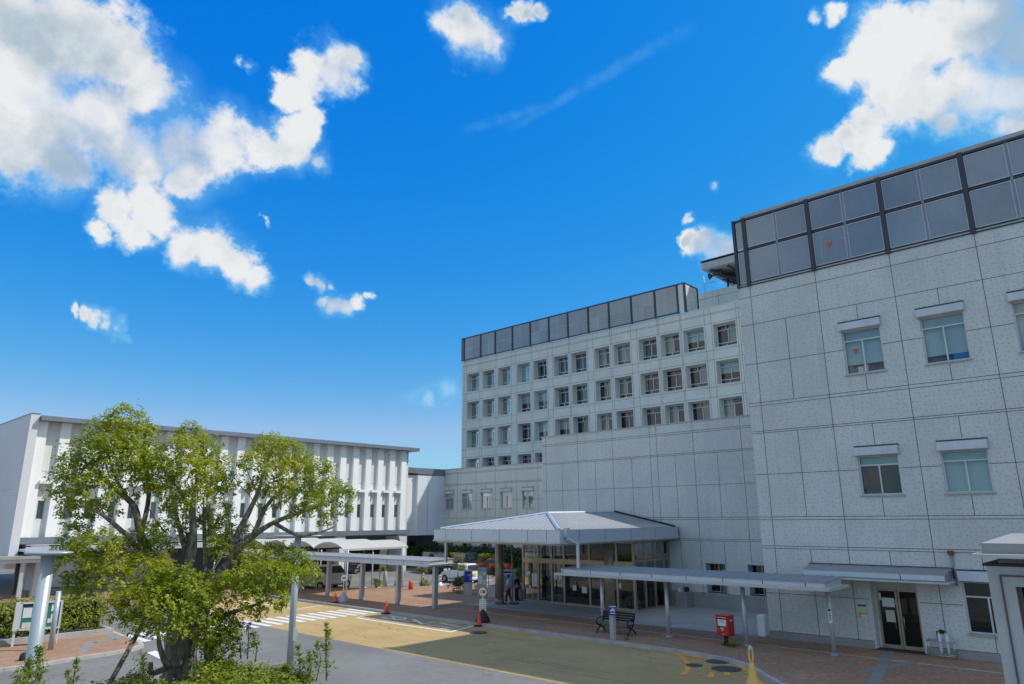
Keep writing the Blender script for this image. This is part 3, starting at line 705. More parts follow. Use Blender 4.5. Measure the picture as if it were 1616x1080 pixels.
# awning over the door, on the wall
A = thing('door_awning', 'grey metal awning fixed over the glass side door', 'awning', (X, 8.6, 2.7))
e = MB(); x0, ya, yb = 28.95, 6.18, 11.15
e.add([(x0+.2,ya,2.93),(X-.1,ya,3.12),(X-.1,yb,3.12),(x0+.2,yb,2.93),(x0+.2,ya,2.72),(X,ya,2.72),(X,yb,2.72),(x0+.2,yb,2.72)], [[0,1,2,3],[7,6,5,4],[4,5,1,0],[3,2,6,7],[0,3,7,4]])
for i in range(1, 6): y = ya+(yb-ya)*i/6; e.add([(x0+.2,y-.012,2.938),(X-.1,y-.012,3.128),(X-.1,y+.012,3.128),(x0+.2,y+.012,2.938)], [[0,1,2,3]])
e.build('roof', 'roof_metal', A)
e = MB(); e.box(x0+.18, x0+.2, ya+.02, yb-.02, 2.76, 2.94); e.build('fascia', 'fascia', A)
e = MB(); e.box(x0, X-.02, ya-.12, yb+.12, 2.66, 2.715); e.build('eave', 'eave_beige', A)
e = MB(); e.box(x0+.18, x0+.21, 7.6, 7.63, 2.74, 2.95); e.box(X-.13, X-.02, ya-.1, yb+.02, 3.14, 3.17); e.box(X-.1, X-.005, ya-.14, ya-.06, 2.8, 3.14); e.build('trim', 'trim_black', A)
e = MB(); e.box(X-.1, X-.03, ya-.04, yb, 3.06, 3.135); e.build('flashing', 'fascia', A)
# rust-stained pipe on the wall
e = MB(); e.tube([(X-.05,6.07,3.72),(X-.05,6.07,3.2),(X-.05,6.03,2.55)], .035, 8); e.k = 1; e.box(X-.14, X-.005, 5.98, 6.16, 3.62, 3.76); solo(e, 'wall_pipe', ['plinth_stone', 'rust'], 'thin rust stained pipe running down the tile wall above the awning end', 'pipe', loc=(X-.05,6.05,2.55))
# ------------------------------------------------------------------ lower wing behind the entrance
X = 37.3; L = thing('hospital_wing', 'lower speckled tile wing behind the entrance porch with blank upper wall', 'building', (X, 22, 0))
gw = [(18.45,19.63,.95,2.50),(15.97,17.15,.95,2.50)]
w = MB(); facade(w, 'x', X, 10, 31.45, 0, 10.46, [(*h,.55) for h in gw], .55); w.k = 0
w.quad((X,31.45,0),(X+22,31.45,0),(X+22,31.45,10.46),(X,31.45,10.46)); w.quad((X,10,10.46),(X,31.45,10.46),(X+23,31.45,10.46),(X+23,10,10.46)); w.quad((X+22,10,0),(X+22,31.45,0),(X+22,31.45,10.46),(X+22,10,10.46))
w.build('wall', ['speckled_tile', 'dark_interior'], L, normals=False)
j = MB(); VW = [31.1,28.35,25.55,22.78,22.3,19.85,16.9,13.9]
ops = [(a, b, c-.1, d) for a, b, c, d in gw]
hz = []
for z in (9.94,9.82,8.67,8.58,6.79,4.99,4.87,3.80,3.70,.92): hz += cut(z, 10, 31.45)
vt = []
for y in VW: vt += vcut(y, 0, 10.46)
for y in (29.7,26.95,24.15,21.1,18.4,15.4):
    for z0, z1 in ((4.99,8.58),(0,3.70)): vt += vcut(y, z0, z1)
lines(j, 'x', X, hz, vt); j.build('panel_joints', 'joint', L)
p = MB()
for a, b in ((10,15.9),(17.22,18.38),(19.7,31.45)): p.box(X-.05, X-.001, a, b, 0, .90)
for a, b in ((15.9,17.22),(18.38,19.7)): p.box(X-.05, X-.001, a, b, 0, .83)
p.build('plinth', 'plinth_stone', L)
for h in gw: window(L, 'x', X, *h, .5, col='window_grey', shade=[(.1,.5,.02,.98,'curtain_pale')])
e = MB(); e.box(X-.04, X+22, 10, 31.5, 10.46, 10.52); e.build('parapet_cap', 'slab', L)
# ------------------------------------------------------------------ ward tower
X = 64.4; T = thing('ward_tower', 'tall pale ward tower with a grid of deep set windows and dark roof screen', 'building', (X, 45, 0))
cols = [(65.13,67.43),(62.29,64.45),(59.4,61.61),(56.06,58.26),(53.32,55.49),(50.01,52.21),(47.24,49.49),(43.99,46.1),(41.18,43.41),(37.79,40.08),(35.03,37.29),(32.17,34.55),(28.71,31.13),(25.87,28.12)]
rows = [(21.69,24.11),(17.9,20.26),(14.12,16.46),(10.31,12.67)]
holes = [(a, b, z0, z1) for z0, z1 in rows for a, b in cols]
w = MB(); facade(w, 'x', X, 14, 68.42, 0, 25.98, holes, .9, 1.5); w.k = 0
w.quad((X,68.42,0),(X+18,68.42,0),(X+18,68.42,25.98),(X,68.42,25.98)); w.quad((X,14,25.98),(X,68.42,25.98),(X+18,68.42,25.98),(X+18,14,25.98)); w.quad((X,14,0),(X,14,25.98),(X+18,14,25.98),(X+18,14,0)); w.quad((X+18,14,0),(X+18,14,25.98),(X+18,68.42,25.98),(X+18,68.42,0))
w.build('wall', ['fine_tile', 'lit_room'], T, normals=False)
j = MB(); hz = []
ops = [(a, b, z0, z1) for a, b, z0, z1 in holes]
for z in (25.37,25.24,24.3,21.44,20.48,17.67,16.68,13.89,12.89): hz.append((z, 14, 68.42))
vt = []
for a, b in cols:
    for u in (a-.16, b+.16): vt.append((u, 9, 25.9))
vt.append((68.0, 9, 25.9))
lines(j, 'x', X, hz, vt, .03, .004); j.build('panel_joints', 'joint', T)
for a, b, z0, z1 in holes: s = MB(); s.box(X-.03, X+.85, a-.02, b+.02, z0-.06, z0+.005); s.build('sill', 'recess_grey', T)
r = random.Random(11)
for z0, z1 in rows:
    for a, b in cols:
        k = r.random(); c = r.choice(['curtain_pale','curtain_pale','curtain_green','curtain_brown'])
        if k < .25: sh = [(0,.2,.2,.98,c),(.85,1,.2,.98,c)]
        elif k < .5: sh = [(0,.5,.2,.98,c)]
        elif k < .68: sh = [(0,.98,.2,.98,c)]
        elif k < .8: sh = [(0,1,.5,.98,'blind_pale')]
        else: sh = [(.55,1,.2,.98,c)]
        window(T, 'x', X, a, b, z0+.01, z1-.02, .87, transom=z1-.54, low=z0+.52, sill=False, shade=sh, t=.07)
e = MB(); e.box(X-.05, X+.3, 14, 68.47, 25.98, 26.06); e.build('parapet_cap', 'recess_grey', T)
sc = MB(); ys = [67.94,64.72,61.99,58.87,55.81,52.75,49.75,46.69,43.74,40.68,37.62,34.83]; za, zb = 26.17, 29.32
for y in ys: sc.box(X-.2, X+.0, y-.1, y+.1, za-.1, zb)
sc.box(X-.18, X-.02, ys[-1], ys[0], za-.06, za+.06); sc.box(X-.18, X-.02, ys[-1], ys[0], zb-.1, zb+.03)
for xx in (X+2.6,): sc.box(xx-.1, xx+.1, ys[-1]-.9-.1, ys[-1]-.9+.1, za-.1, zb-.05); 
sc.box(X-.1, X+2.7, ys[-1]-.95, ys[-1]-.85, zb-.1, zb+.02); sc.box(X-.2, X, ys[-1]-.95, ys[-1]-.75, za-.1, zb); sc.box(X+.0, X+2.7, ys[-1]-.94, ys[-1]-.86, za-.06, za+.04)
sc.box(X-.18, X-.02, ys[-1]-.9, ys[-1], zb-.1, zb+.03); sc.box(X-.2, X-.0, ys[0], ys[0]+.5, zb-.1, zb+.03); sc.box(X-.2, X-.1, ys[0]+.4, ys[0]+.5, za-.1, zb); sc.box(X-.15, X+3.5, ys[0]+.42, ys[0]+.5, za, zb)
sc.build('screen_frame', 'screen_steel', T)
for i in range(len(ys)-1):
    mid = (ys[i]+ys[i+1])/2
    e = MB(); e.box(X-.125, X-.075, mid-.025, mid+.025, za+.06, zb-.1); e.box(X-.125, X-.075, ys[i+1]+.1, mid-.025, 27.71, 27.76); e.box(X-.125, X-.075, mid+.025, ys[i]-.1, 27.71, 27.76); e.build('panel_grid', 'slab', T)
    for a, b in ((ys[i+1]+.1, mid-.025), (mid+.025, ys[i]-.1)):
        for p0, p1 in ((za+.06, 27.71), (27.76, zb-.1)):
            e = MB(); e.box(X-.12, X-.08, a, b, p0, p1); e.build('screen_panel', 'mesh_screen', T)
for a, b, q in ((X+.1, X+.9, 0), (X+.95, X+1.75, 0), (X+1.8, X+2.5, 0)):
    for p0, p1 in ((za+.05, 27.71), (27.76, zb-.12)):
        e = MB(); e.box(a, b, ys[-1]-.92, ys[-1]-.88, p0, p1); e.build('end_panel', 'cream_panel', T)
e = MB(); e.box(X-.12, X-.06, ys[-1]-.75, ys[-1]-.1, za, zb-.1); e.build('end_panel', 'recess_grey', T)
e = MB(); e.box(X+5.6, X+18, 16, 35.3, 25.98, 29.72); e.build('penthouse', 'fine_tile', T)
e = MB(); lines(e, 'x', X+5.6, [(28.95,16,35.3)], [(32.9,26,29.7),(29.6,26,29.7)], .04, .004); e.box(X+5.5, X+5.6, 20, 32.6, 26.4, 26.7); e.build('penthouse_joints', 'joint', T)
# heliport deck on the roof
Hd = thing('rooftop_deck', 'cantilevered grey rooftop deck with dark steel brackets above the tower', 'deck', (75, 27, 29.8))
e = MB(); e.box(67.5, 88, 12, 33.4, 31.45, 32.22); e.build('deck_edge', 'slab', Hd)
e = MB(); e.box(67.4, 88, 12, 33.5, 32.36, 32.44)
for y in (14,17,20,23,26,29,32.6): e.box(67.45, 67.52, y, y+.06, 32.22, 32.36)
e.build('rail', 'screen_steel', Hd)
e = MB(); e.add([(68.1,33.0,31.43),(86,33.0,31.43),(86,27.5,29.3),(71.2,27.5,29.3)], [[0,1,2,3]]); e.box(72, 86, 14, 27.4, 29.3, 31.4); e.build('underside', 'under_grey', Hd)
for pts in (((68.0,32.6,31.4),(69.9,30.7,30.3),(72,28.5,29.3)), ((68.0,30.6,31.4),(70.1,29.2,30.3),(72.2,28,29.3)), ((69.1,32.9,31.4),(72.3,30.2,30.2),(75,28.2,29.3)), ((71.8,33,31.4),(75,30.2,30.2),(77.6,28.2,29.3)), ((70.8,32.0,31.4),(70.8,32.0,29.7))):
    e = MB(); e.tube(pts, .12, 6); e.build('bracket', 'screen_steel', Hd)
e = MB(); e.lathe([(.06,0),(.1,.25),(.36,.6)], (0,0,0), 12, 'y'); e.v = [(x+68.6, y+32.5, z+30.9) for x, y, z in e.v]; e.tube([(68.6,32.5,30.9),(68.6,31.6,30.95)], .08, 6); e.box(68.5,68.7,31.6,31.8,30.8,31.45)
solo(e, 'loudspeaker', 'screen_steel', 'small grey horn loudspeaker fixed under the rooftop deck', 'loudspeaker', loc=(68.6,32.1,30.8))
e = MB(); e.tube([(70.5,34.7,29.72),(70.5,34.7,31.9)], .035, 6); e.tube([(70.5,33.4,30.9),(70.5,36.1,30.9)], .025, 5)
for y in (33.5,33.9,34.3,35.2,35.6,36.0): e.tube([(70.1,y,30.9),(70.9,y,30.9)], .014, 4)
e.tube([(70.5,34.3,31.4),(70.5,35.1,31.4)], .018, 4)
solo(e, 'roof_antenna', 'post_metal', 'thin television antenna standing on the tower roof', 'antenna', loc=(70.5,34.7,29.72))
# ------------------------------------------------------------------ two storey wing at the back
X = 54.2; Lw = thing('rear_wing', 'low two storey tile wing with five small hooded windows at the tower foot', 'building', (X, 52, 0))
cw = [(58.78,60.2),(55.85,57.4),(52.85,54.42),(49.95,51.5),(46.92,48.45)]
up_ = [(a, b, 6.06, 7.72) for a, b in cw]; lo_ = [(a, b, .95, 2.75) for a, b in cw]
w = MB(); facade(w, 'x', X, 31.4, 61.1, 0, 10.45, up_+lo_, .18); w.k = 0
w.quad((X,61.1,0),(X+10.1,61.1,0),(X+10.1,61.1,10.45),(X,61.1,10.45)); w.quad((X,31.4,10.45),(X,61.1,10.45),(X+10.15,61.1,10.45),(X+10.15,31.4,10.45))
w.build('wall', ['fine_tile', 'dark_interior'], Lw, normals=False)
j = MB(); ops = [(a-.08, b+.08, z0-.06, z1+.4) for a, b, z0, z1 in up_]+[(a, b, z0, z1) for a, b, z0, z1 in lo_]
hz = []
for z in (10.04,9.92,8.76,8.66,6.9,5.08,4.2,3.7,2.0): hz += cut(z, 31.4, 61.1)
vt = []
for y in (58.15,55.2,52.25,49.25,46.3,43.3,40.4): vt += vcut(y, 0, 10.45)
for y in (59.6,56.65,53.7,50.75,47.8): 
    for z0, z1 in ((5.08,8.66),(0,3.7)): vt += vcut(y, z0, z1)
lines(j, 'x', X, hz, vt, .03); j.build('panel_joints', 'joint', Lw)
for i, h in enumerate(up_): window(Lw, 'x', X, *h, .15, transom=h[3]-.42, hood=h[3]+.34, shade=[(.0,.5,.02,.98,'curtain_pale')] if i in (1,3,4) else [(0,1,.7,.98,'blind_pale')])
for h in lo_: window(Lw, 'x', X, *h, .15, shade=[(.2,.6,.02,.98,'curtain_pale')])
e = MB(); e.box(X-.05, X+10.1, 31.4, 61.15, 10.45, 10.52); e.build('parapet_cap', 'slab', Lw)
# linking box between the two buildings
Cn = thing('link_corridor', 'windowless blue grey metal corridor box joining the white building to the tile wing', 'building', (51, 61.3, 3.3))
e = MB(); e.box(50.15, 53.0, 60.2, 63.2, 3.3, 9.72); e.box(47.0, 50.15, 60.6, 63.2, 3.3, 9.7); e.box(53.0, 54.18, 60.3, 63.2, 3.3, 9.8); e.build('wall', 'panel_blue', Cn)
e = MB(); e.box(51.62, 51.65, 60.19, 60.2, 3.3, 9.72); e.box(50.1, 54.18, 60.12, 63.2, 9.8, 9.9); e.build('seam', 'eave_metal', Cn)
e = MB(); e.box(47, 54.18, 60.3, 63.3, 9.9, 10.5); e.build('parapet', 'eave_metal', Cn)
e = MB(); e.box(47, 60, 62.6, 63.0, 0, 3.3); e.k = 1; e.box(49, 50.2, 62.5, 62.58, .2, 2.6); e.box(51.2, 52.0, 62.5, 62.58, .2, 2.6); e.build('undercroft_wall', ['under_grey', 'dark_interior'], Cn)
# ------------------------------------------------------------------ white building at the left
Yf = 57.0; Wb = thing('white_building', 'long white building at left with tall vertical fins and a grey flat roof', 'building', (29, Yf, 0))
xa, xb = 12.95, 46.4
e = MB(); facade(e, 'y', Yf+.3, xa, xb, 3.9, 11.85, [(13.16+1.4605*k+.68+(.25 if k % 2 else .12), 13.16+1.4605*k+.68+(.70 if k % 2 else .58), 5.18, 6.43) for k in range(22)], .12, 1.0)
e.k = 0; e.quad((xb,Yf+.3,3.9),(xb,Yf+22,3.9),(xb,Yf+22,11.85),(xb,Yf+.3,11.85))
e.build('wall', ['recess_grey', 'dark_interior'], Wb, normals=False)
for k in range(23):
    x = 13.16+1.4605*k; e = MB(); e.box(x, x+.635, Yf, Yf+.31, 3.98, 11.83); e.box(x+.27, x+.275, Yf-.003, Yf, 3.98, 11.83) if False else None
    e.build('fin', 'white_panel', Wb)
    if k < 22:
        e = MB(); e.box(x+.635, x+1.4605, Yf-.22, Yf+.299, 7.56, 7.80); e.build('spandrel', 'white_panel', Wb)
        u = 0.68+(.25 if k % 2 else .12); window(Wb, 'y', Yf+.3, x+u, x+u+(.45 if k % 2 else .46), 5.18, 6.43, .1, mull=False, col='window_grey', sill=False, shade=[(0,1,.02,.98,'blind_pale' if k % 2 else 'curtain_green')])
e = MB(); e.box(13.16, xb, Yf+.292, Yf+.299, 8.40, 8.415); e.build('wall_joint', 'joint', Wb)
e = MB(); e.box(12.62, 13.14, Yf-.28, Yf+24, 2.0, 12.25); ew = e.build('end_wall', 'side_grey', Wb)
e = MB(); e.box(12.60, 13.16, Yf-.3, Yf+24, 12.25, 12.33); e.build('end_wall_cap', 'eave_metal', Wb)
e = MB(); e.box(12.605, 12.62, Yf+1, Yf+24, 7.2, 7.215); e.build('end_wall_joint', 'slab', Wb)
e = MB(); e.box(13.18, 47.1, Yf-.66, Yf+22, 11.84, 12.16); e.build('roof', 'eave_metal', Wb)
e = MB(); e.box(13.2, 46.5, Yf-.12, Yf+.76, 3.55, 3.97); e.build('band', 'eave_metal', Wb)
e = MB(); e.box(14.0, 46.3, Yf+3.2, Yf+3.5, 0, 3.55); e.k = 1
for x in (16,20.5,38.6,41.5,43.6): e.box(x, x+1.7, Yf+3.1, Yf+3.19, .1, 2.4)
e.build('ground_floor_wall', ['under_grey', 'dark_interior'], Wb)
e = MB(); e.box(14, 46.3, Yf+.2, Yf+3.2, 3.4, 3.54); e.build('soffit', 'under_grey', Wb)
for x in (14.0,22.0,30.0,38.0,45.3): e = MB(); e.add([(x-.15,Yf,3.53),(x+.95,Yf,3.53),(x+.95,Yf+2.2,3.53),(x-.15,Yf+2.2,3.53),(x+.35,Yf,2.3),(x+.95,Yf,2.3),(x+.95,Yf+2.2,2.3),(x+.35,Yf+2.2,2.3)], [[3,2,1,0],[0,1,5,4],[1,2,6,5],[2,3,7,6],[3,0,4,7]]); e.box(x+.35, x+.95, Yf, Yf+2.2, 0, 2.3); e.build('pier', 'side_grey', Wb)
e = MB(); e.box(13.2, 26, Yf-1.6, Yf-.13, 3.1, 3.25); e.box(13.2, 26, Yf-1.7, Yf-1.6, 3.0, 3.4); e.box(13.2,26,Yf-1.62,Yf-1.58,3.5,3.55); e.build('ledge_canopy', 'fascia', Wb)
e = MB(); e.box(14.2, 24, Yf+2.0, Yf+2.1, .5, 2.4); e.build('pale_screen', 'panel_blue', Wb)
e = MB(); e.box(14, 24.5, Yf+.6, Yf+1.2, 0, .5); e.build('step_base', 'eave_metal', Wb)
# ------------------------------------------------------------------ entrance porch
Po = thing('entrance_porch', 'wide hipped metal porch roof over the glass main entrance on two round brown columns', 'porch', (31, 26, K))
x0, x1, y0, y1, zb, zt = 26.2, 37.24, 21.1, 29.95, 3.85, 4.46
e = MB(); e.box(x0+.12, x1, y0+.12, y1-.12, zb-.1, zb-.02); e.build('soffit', 'soffit', Po)
e = MB(); e.box(x0-.04, x1, y0-.04, y1+.04, zb-.02, zb+.06); e.build('eave', 'eave_beige', Po)
e = MB(); e.box(x0, x1, y0, y1, zb+.06, zt-.02); e.k = 1
for y in (29.0,27.0,25.0,23.1,21.9): e.box(x0-.004, x0, y-.012, y+.012, zb+.07, zt-.03)
for x in (27.7,29.9,32.2,34.6): e.box(x-.012, x+.012, y0-.004, y0, zb+.07, zt-.03)
e.box(x1-.12, x1-.05, y0-.01, y0-.001, zb, zt+.02); e.build('fascia', ['fascia', 'joint'], Po)
A_, B_ = (30.7,25.55,5.26), (37.24,25.55,5.34); F1, F2 = (x0+.25,y1-.25,zt), (x0+.25,y0+.25,zt); R1, L1 = (37.24,y0+.25,zt), (37.24,y1-.25,zt)
e = MB(); e.add([F1,F2,A_,B_,R1,L1], [[0,1,2],[1,4,3,2],[0,2,3,5]]); e.box(x0+.02, x1, y0+.02, y1-.02, zt-.02, zt)
e.build('roof', 'roof_metal', Po)
e = MB()
def lerp(p, q, t): return tuple(p[i]+(q[i]-p[i])*t for i in range(3))
n = 22
for i in range(1, n):                  # standing seams run down each slope
    y = F2[1]+(F1[1]-F2[1])*i/n; t = (y-F2[1])/(A_[1]-F2[1]) if y < A_[1] else (F1[1]-y)/(F1[1]-A_[1])
    p = (F1[0], y, zt); q = (F1[0]+(A_[0]-F1[0])*t, y, zt+(A_[2]-zt)*t); e.tube([p, q], .032, 4, smooth=False)
for i in range(1, 24):
    x = F2[0]+(R1[0]-F2[0])*i/24
    for P in (F2, F1):
        t = min(1, (x-F2[0])/(A_[0]-F2[0])); q = (x, P[1]+(A_[1]-P[1])*t, zt+(A_[2]-zt)*t); e.tube([(x, P[1], zt), q], .032, 4, smooth=False)
e.build('seams', 'fascia', Po)
e = MB()
for p, q in ((F1,A_),(F2,A_),(A_,B_)): e.tube([p, q], .10, 6, smooth=False)
e.build('ridge_caps', 'fascia', Po)
e = MB(); e.tube([(37.16,y0+.2,zt+.05),(37.16,25.55,5.42)], .05, 5); e.build('wall_flashing', 'trim_black', Po)
for (cx, cy) in ((31.4,29.95),(31.4,22.05)):
    e = MB(); e.lathe([(.26,K),(.26,3.76)], (cx,cy,0), 28); e.lathe([(.275,K),(.275,.45)], (cx,cy,0), 28); e.build('column', 'brown_column', Po)
for pts in ([(26.6,21.02,zt-.05),(26.6,20.95,zb+.2),(27.1,20.75,zb-.05),(27.1,20.75,2.72)], [(27.2,30.05,zb),(27.2,30.05,2.66)]):
    e = MB(); e.tube(pts, .085, 4, smooth=False); e.build('downpipe', 'fascia', Po)
e = MB(); e.box(26.46, 26.74, 20.9, 21.09, zt-.3, zt+.08); e.build('gutter_head', 'fascia', Po)
e = MB(); e.tube([(31.5,29.0,K),(31.5,29.0,3.8)], .05, 8); e.build('slim_post', 'brown_column', Po)
# glass vestibule
V = thing('glass_vestibule', 'bronze framed glass entrance hall under the porch', 'entrance', (35, 26, K))
xf = 33.55; ya, yb = 21.9, 29.95
my = [29.95,28.72,27.66,26.72,24.87,23.7,23.0,21.9]
e = MB()
for y in my: e.box(xf-.06, xf+.08, y-.06, y+.06, K, 3.72)
e.box(xf-.08, xf+.09, ya, yb, 2.38, 2.66); e.box(xf-.05, xf+.07, ya, yb, K, K+.12); e.box(xf-.05, xf+.07, ya, yb, 3.62, 3.73)
mx = [34.6,35.6,36.6]
for x in mx: e.box(x-.07, x+.07, ya-.05, ya+.07, K, 3.72)
e.box(37.1, 37.25, ya-.05, ya+.07, K, 3.72); e.box(xf+.08, 37.1, ya-.03, ya+.05, 3.62, 3.72); e.box(xf+.08, 37.1, ya-.03, ya+.05, 2.62, 2.74); e.box(xf+.08, 37.1, ya-.03, ya+.05, K, K+.1)
for x in (34.6,35.6,36.6,37.2): e.box(x-.06, x+.06, yb-.05, yb+.05, K, 3.72)
e.box(xf, 37.25, yb-.05, yb+.05, 2.4, 2.64); e.box(xf, 37.25, yb-.04, yb+.04, 3.62, 3.73)
e.build('frame', 'bronze', V)
e = MB(); e.box(xf+.08, 37.2, ya-.012, ya+.03, 1.75, 2.62); e.build('spandrel_panel', 'under_grey', V)
e = MB(); e.box(xf+.3, 37.1, ya+.0, ya+.03, 2.76, 3.0); e.build('planter_panel', 'bronze', V)
for i in range(len(my)-1):
    for p, q in ((K+.1, 2.4), (2.64, 3.64)):
        e = MB(); e.quad((xf,my[i+1]+.05,p),(xf,my[i]-.05,p),(xf,my[i]-.05,q),(xf,my[i+1]+.05,q)); e.build('pane', 'door_glass', V)
xx = [xf+.05, *mx, 37.2]
for i in range(4):
    for p, q in ((K+.1, 1.76), (3.0, 3.64)):
        e = MB(); e.quad((xx[i],ya,p),(xx[i+1],ya,p),(xx[i+1],ya,q),(xx[i],ya,q)); e.build('pane', 'door_glass', V)
    for p, q in ((K+.1, 2.4), (2.64, 3.64)):
        e = MB(); e.quad((xx[i],yb,p),(xx[i+1],yb,p),(xx[i+1],yb,q),(xx[i],yb,q)); e.build('pane', 'door_glass', V)
e = MB(); e.box(xf-.02, 37.24, ya, yb, 3.68, 3.73); e.build('ceiling', 'soffit', V)
e = MB(); e.box(37.18, 37.24, ya+.1, yb-.1, K, 3.6); e.k = 1; e.box(37.1, 37.17, 24.9, 28.9, K, 2.5); e.build('back_wall', ['lit_room', 'dark_interior'], V)
for y, z, a, b, m in ((29.55,1.65,.3,.22,0),(29.05,1.0,.42,.75,0),(28.35,1.7,.0,.0,0),(27.4,1.5,.26,.36,0),(27.05,1.5,.26,.36,0),(26.0,.95,.26,.3,0),(25.3,.85,.36,.34,0),(22.9,1.25,.26,.26,0)):
    if a: e = MB(); e.box(xf-.012, xf-.004, y-a/2, y+a/2, z, z+b); e.build('notice', 'paper', V)
e = MB(); e.box(xf+.5, xf+.52, 24.95, 26.65, 1.35, 2.1); e.build('banner', 'banner_green', V)
# ------------------------------------------------------------------ covered walkways
def walkway(name, label, ya, yb, posts, x0=26.72, x1=28.95, double=False, plate=True):
    """canopy along y from ya to yb"""
    r = thing(name, label, 'walkway canopy', ((x0+x1)/2, (ya+yb)/2, K))
    e = MB(); e.box(x0, x1, ya, yb, 2.40, 2.50); e.build('eave', 'eave_beige', r)
    e = MB(); e.add([(x0+.25,ya+.22,2.50),(x1-.2,ya+.22,2.5),(x1-.2,yb-.22,2.5),(x0+.25,yb-.22,2.5),(x0+.25,ya+.22,2.66),(x1-.2,ya+.22,2.74),(x1-.2,yb-.22,2.74),(x0+.25,yb-.22,2.66)], [[0,1,5,4],[1,2,6,5],[2,3,7,6],[3,0,4,7]]); e.build('fascia', 'fascia', r)
    e = MB(); e.add([(x0+.21,ya+.18,2.66),(x1-.16,ya+.18,2.745),(x1-.16,yb-.18,2.745),(x0+.21,yb-.18,2.66),(x0+.21,ya+.18,2.70),(x1-.16,ya+.18,2.785),(x1-.16,yb-.18,2.785),(x0+.21,yb-.18,2.70)], [[3,2,1,0],[4,5,6,7],[0,1,5,4],[1,2,6,5],[2,3,7,6],[3,0,4,7]])
    y = ya+.6
    while y < yb-.3: e.add([(x0+.2,y-.012,2.708),(x1-.16,y-.012,2.793),(x1-.16,y+.012,2.793),(x0+.2,y+.012,2.708)], [[0,1,2,3]]); y += .5
    e.build('roof', 'roof_metal', r)
    e = MB(); y = ya+.9
    while y < yb-.3: e.box(x0+.244, x0+.25, y-.014, y+.014, 2.5, 2.66); y += 1.62
    e.build('fascia_joints', 'joint', r)
    e = MB(); y = ya+.5
    while y < yb: e.lathe([(.03,0),(.035,.03),(.0,.05)], (x1-.3,y,2.79), 6); y += 1.1
    e.build('snow_studs', 'steel', r)
    for (px, py) in posts:
        e = MB()
        if double:
            e.box(px-.10, px-.02, py-.1, py+.1, K, 2.41); e.box(px+.02+.1, px+.20, py-.08, py+.08, K, 2.41); e.box(px-.02, px+.12, py-.02, py+.02, K, 2.40)
        else: e.tube([(px,py,K),(px,py,2.41)], .085, 16)
        e.build('post', 'post_metal', r)
        if plate: e = MB(); e.lathe([(.16,K),(.16,K+.04),(.12,K+.1)], (px,py,0), 14); e.build('post_base', 'plinth_stone', r)
    return r
walkway('covered_walkway', 'low metal walkway canopy at right reaching from the porch to the side door', 9.35, 21.9, [(27.72,9.75),(27.5,12.95),(27.4,16.32),(27.3,19.6)])
walkway('covered_walkway', 'low metal walkway canopy left of the porch beside the bus bay', 30.95, 57.0, [(27.5,30.8+.5),(27.5,34.6),(27.5,38.25),(27.5,42.0),(27.5,45.6),(27.5,49.3),(27.5,53.0)], double=True)
r = thing('covered_walkway', 'white edged walkway canopy at far left in front of the white building end wall', 'walkway canopy', (8, 55.6, K))
e = MB(); e.box(-6, 14.1, 55.2, 57.2, 2.42, 2.66); e.build('fascia', 'fascia', r)
e = MB(); e.box(-6, 14.3, 55.0, 57.4, 2.66, 2.84); e.build('roof', 'roof_metal', r)
for x in (13.25, 8.0, 3.0):
    e = MB(); e.box(x-.1, x+.1, 55.5, 55.7, K, 2.43); e.build('post', 'post_metal', r); e = MB(); e.box(x+.2, x+.38, 56.4, 56.55, K, 2.43); e.build('post', 'post_metal', r)
e = MB(); e.box(4, 9.0, 60.5, 60.7, K, 2.5); 
solo(e, 'screen_wall', 'panel_blue', 'pale blue panel wall under the far left walkway canopy', 'wall', loc=(6.5,60.6,K))
# vaulted carport
r = thing('vaulted_carport', 'white vaulted fabric carport roofs in front of the white building', 'carport', (32, 48, 0))
yv = [42.5,46.25,49.9,53.5,57.1]; xa, xb = 28.9, 34.6
for k in range(4):
    a, b = yv[k], yv[k+1]; e = MB(); N = 12; prof = []
    for i in range(N+1): t = i/N; prof.append((a+(b-a)*t, 2.98+.46*math.sin(math.pi*t)**.8))
    for dz, fl in ((0, 1), (.05, 0)):
        e.add([(x, y, z+dz) for x in (xa, xb) for y, z in prof], [[i, i+1, N+2+i, N+1+i] for i in range(N)], True)
    for x in (xa, xb): e.add([(x,y,z) for y,z in prof]+[(x,y,z+.05) for y,z in prof], [[i,i+1,N+2+i,N+1+i] for i in range(N)])
    for y, z in (prof[0], prof[-1]): e.box(xa, xb, y-.02, y+.02, z-.08, z+.02)
    e.build('vault', 'vault_cloth', r, normals=False)
    e = MB()
    for x in (xa+.15, xb-.15): e.tube([(x,y,z-.03) for y,z in prof], .04, 6)
    e.build('arch_rib', 'window_white', r)
for y in yv:
    for x in (29.3, 31.6 if y == yv[0] else 31.6, 34.2):
        if x == 31.6: continue
        e = MB(); e.tube([(x,y,0),(x,y,2.98)], .055, 8); e.build('post', 'window_white', r)
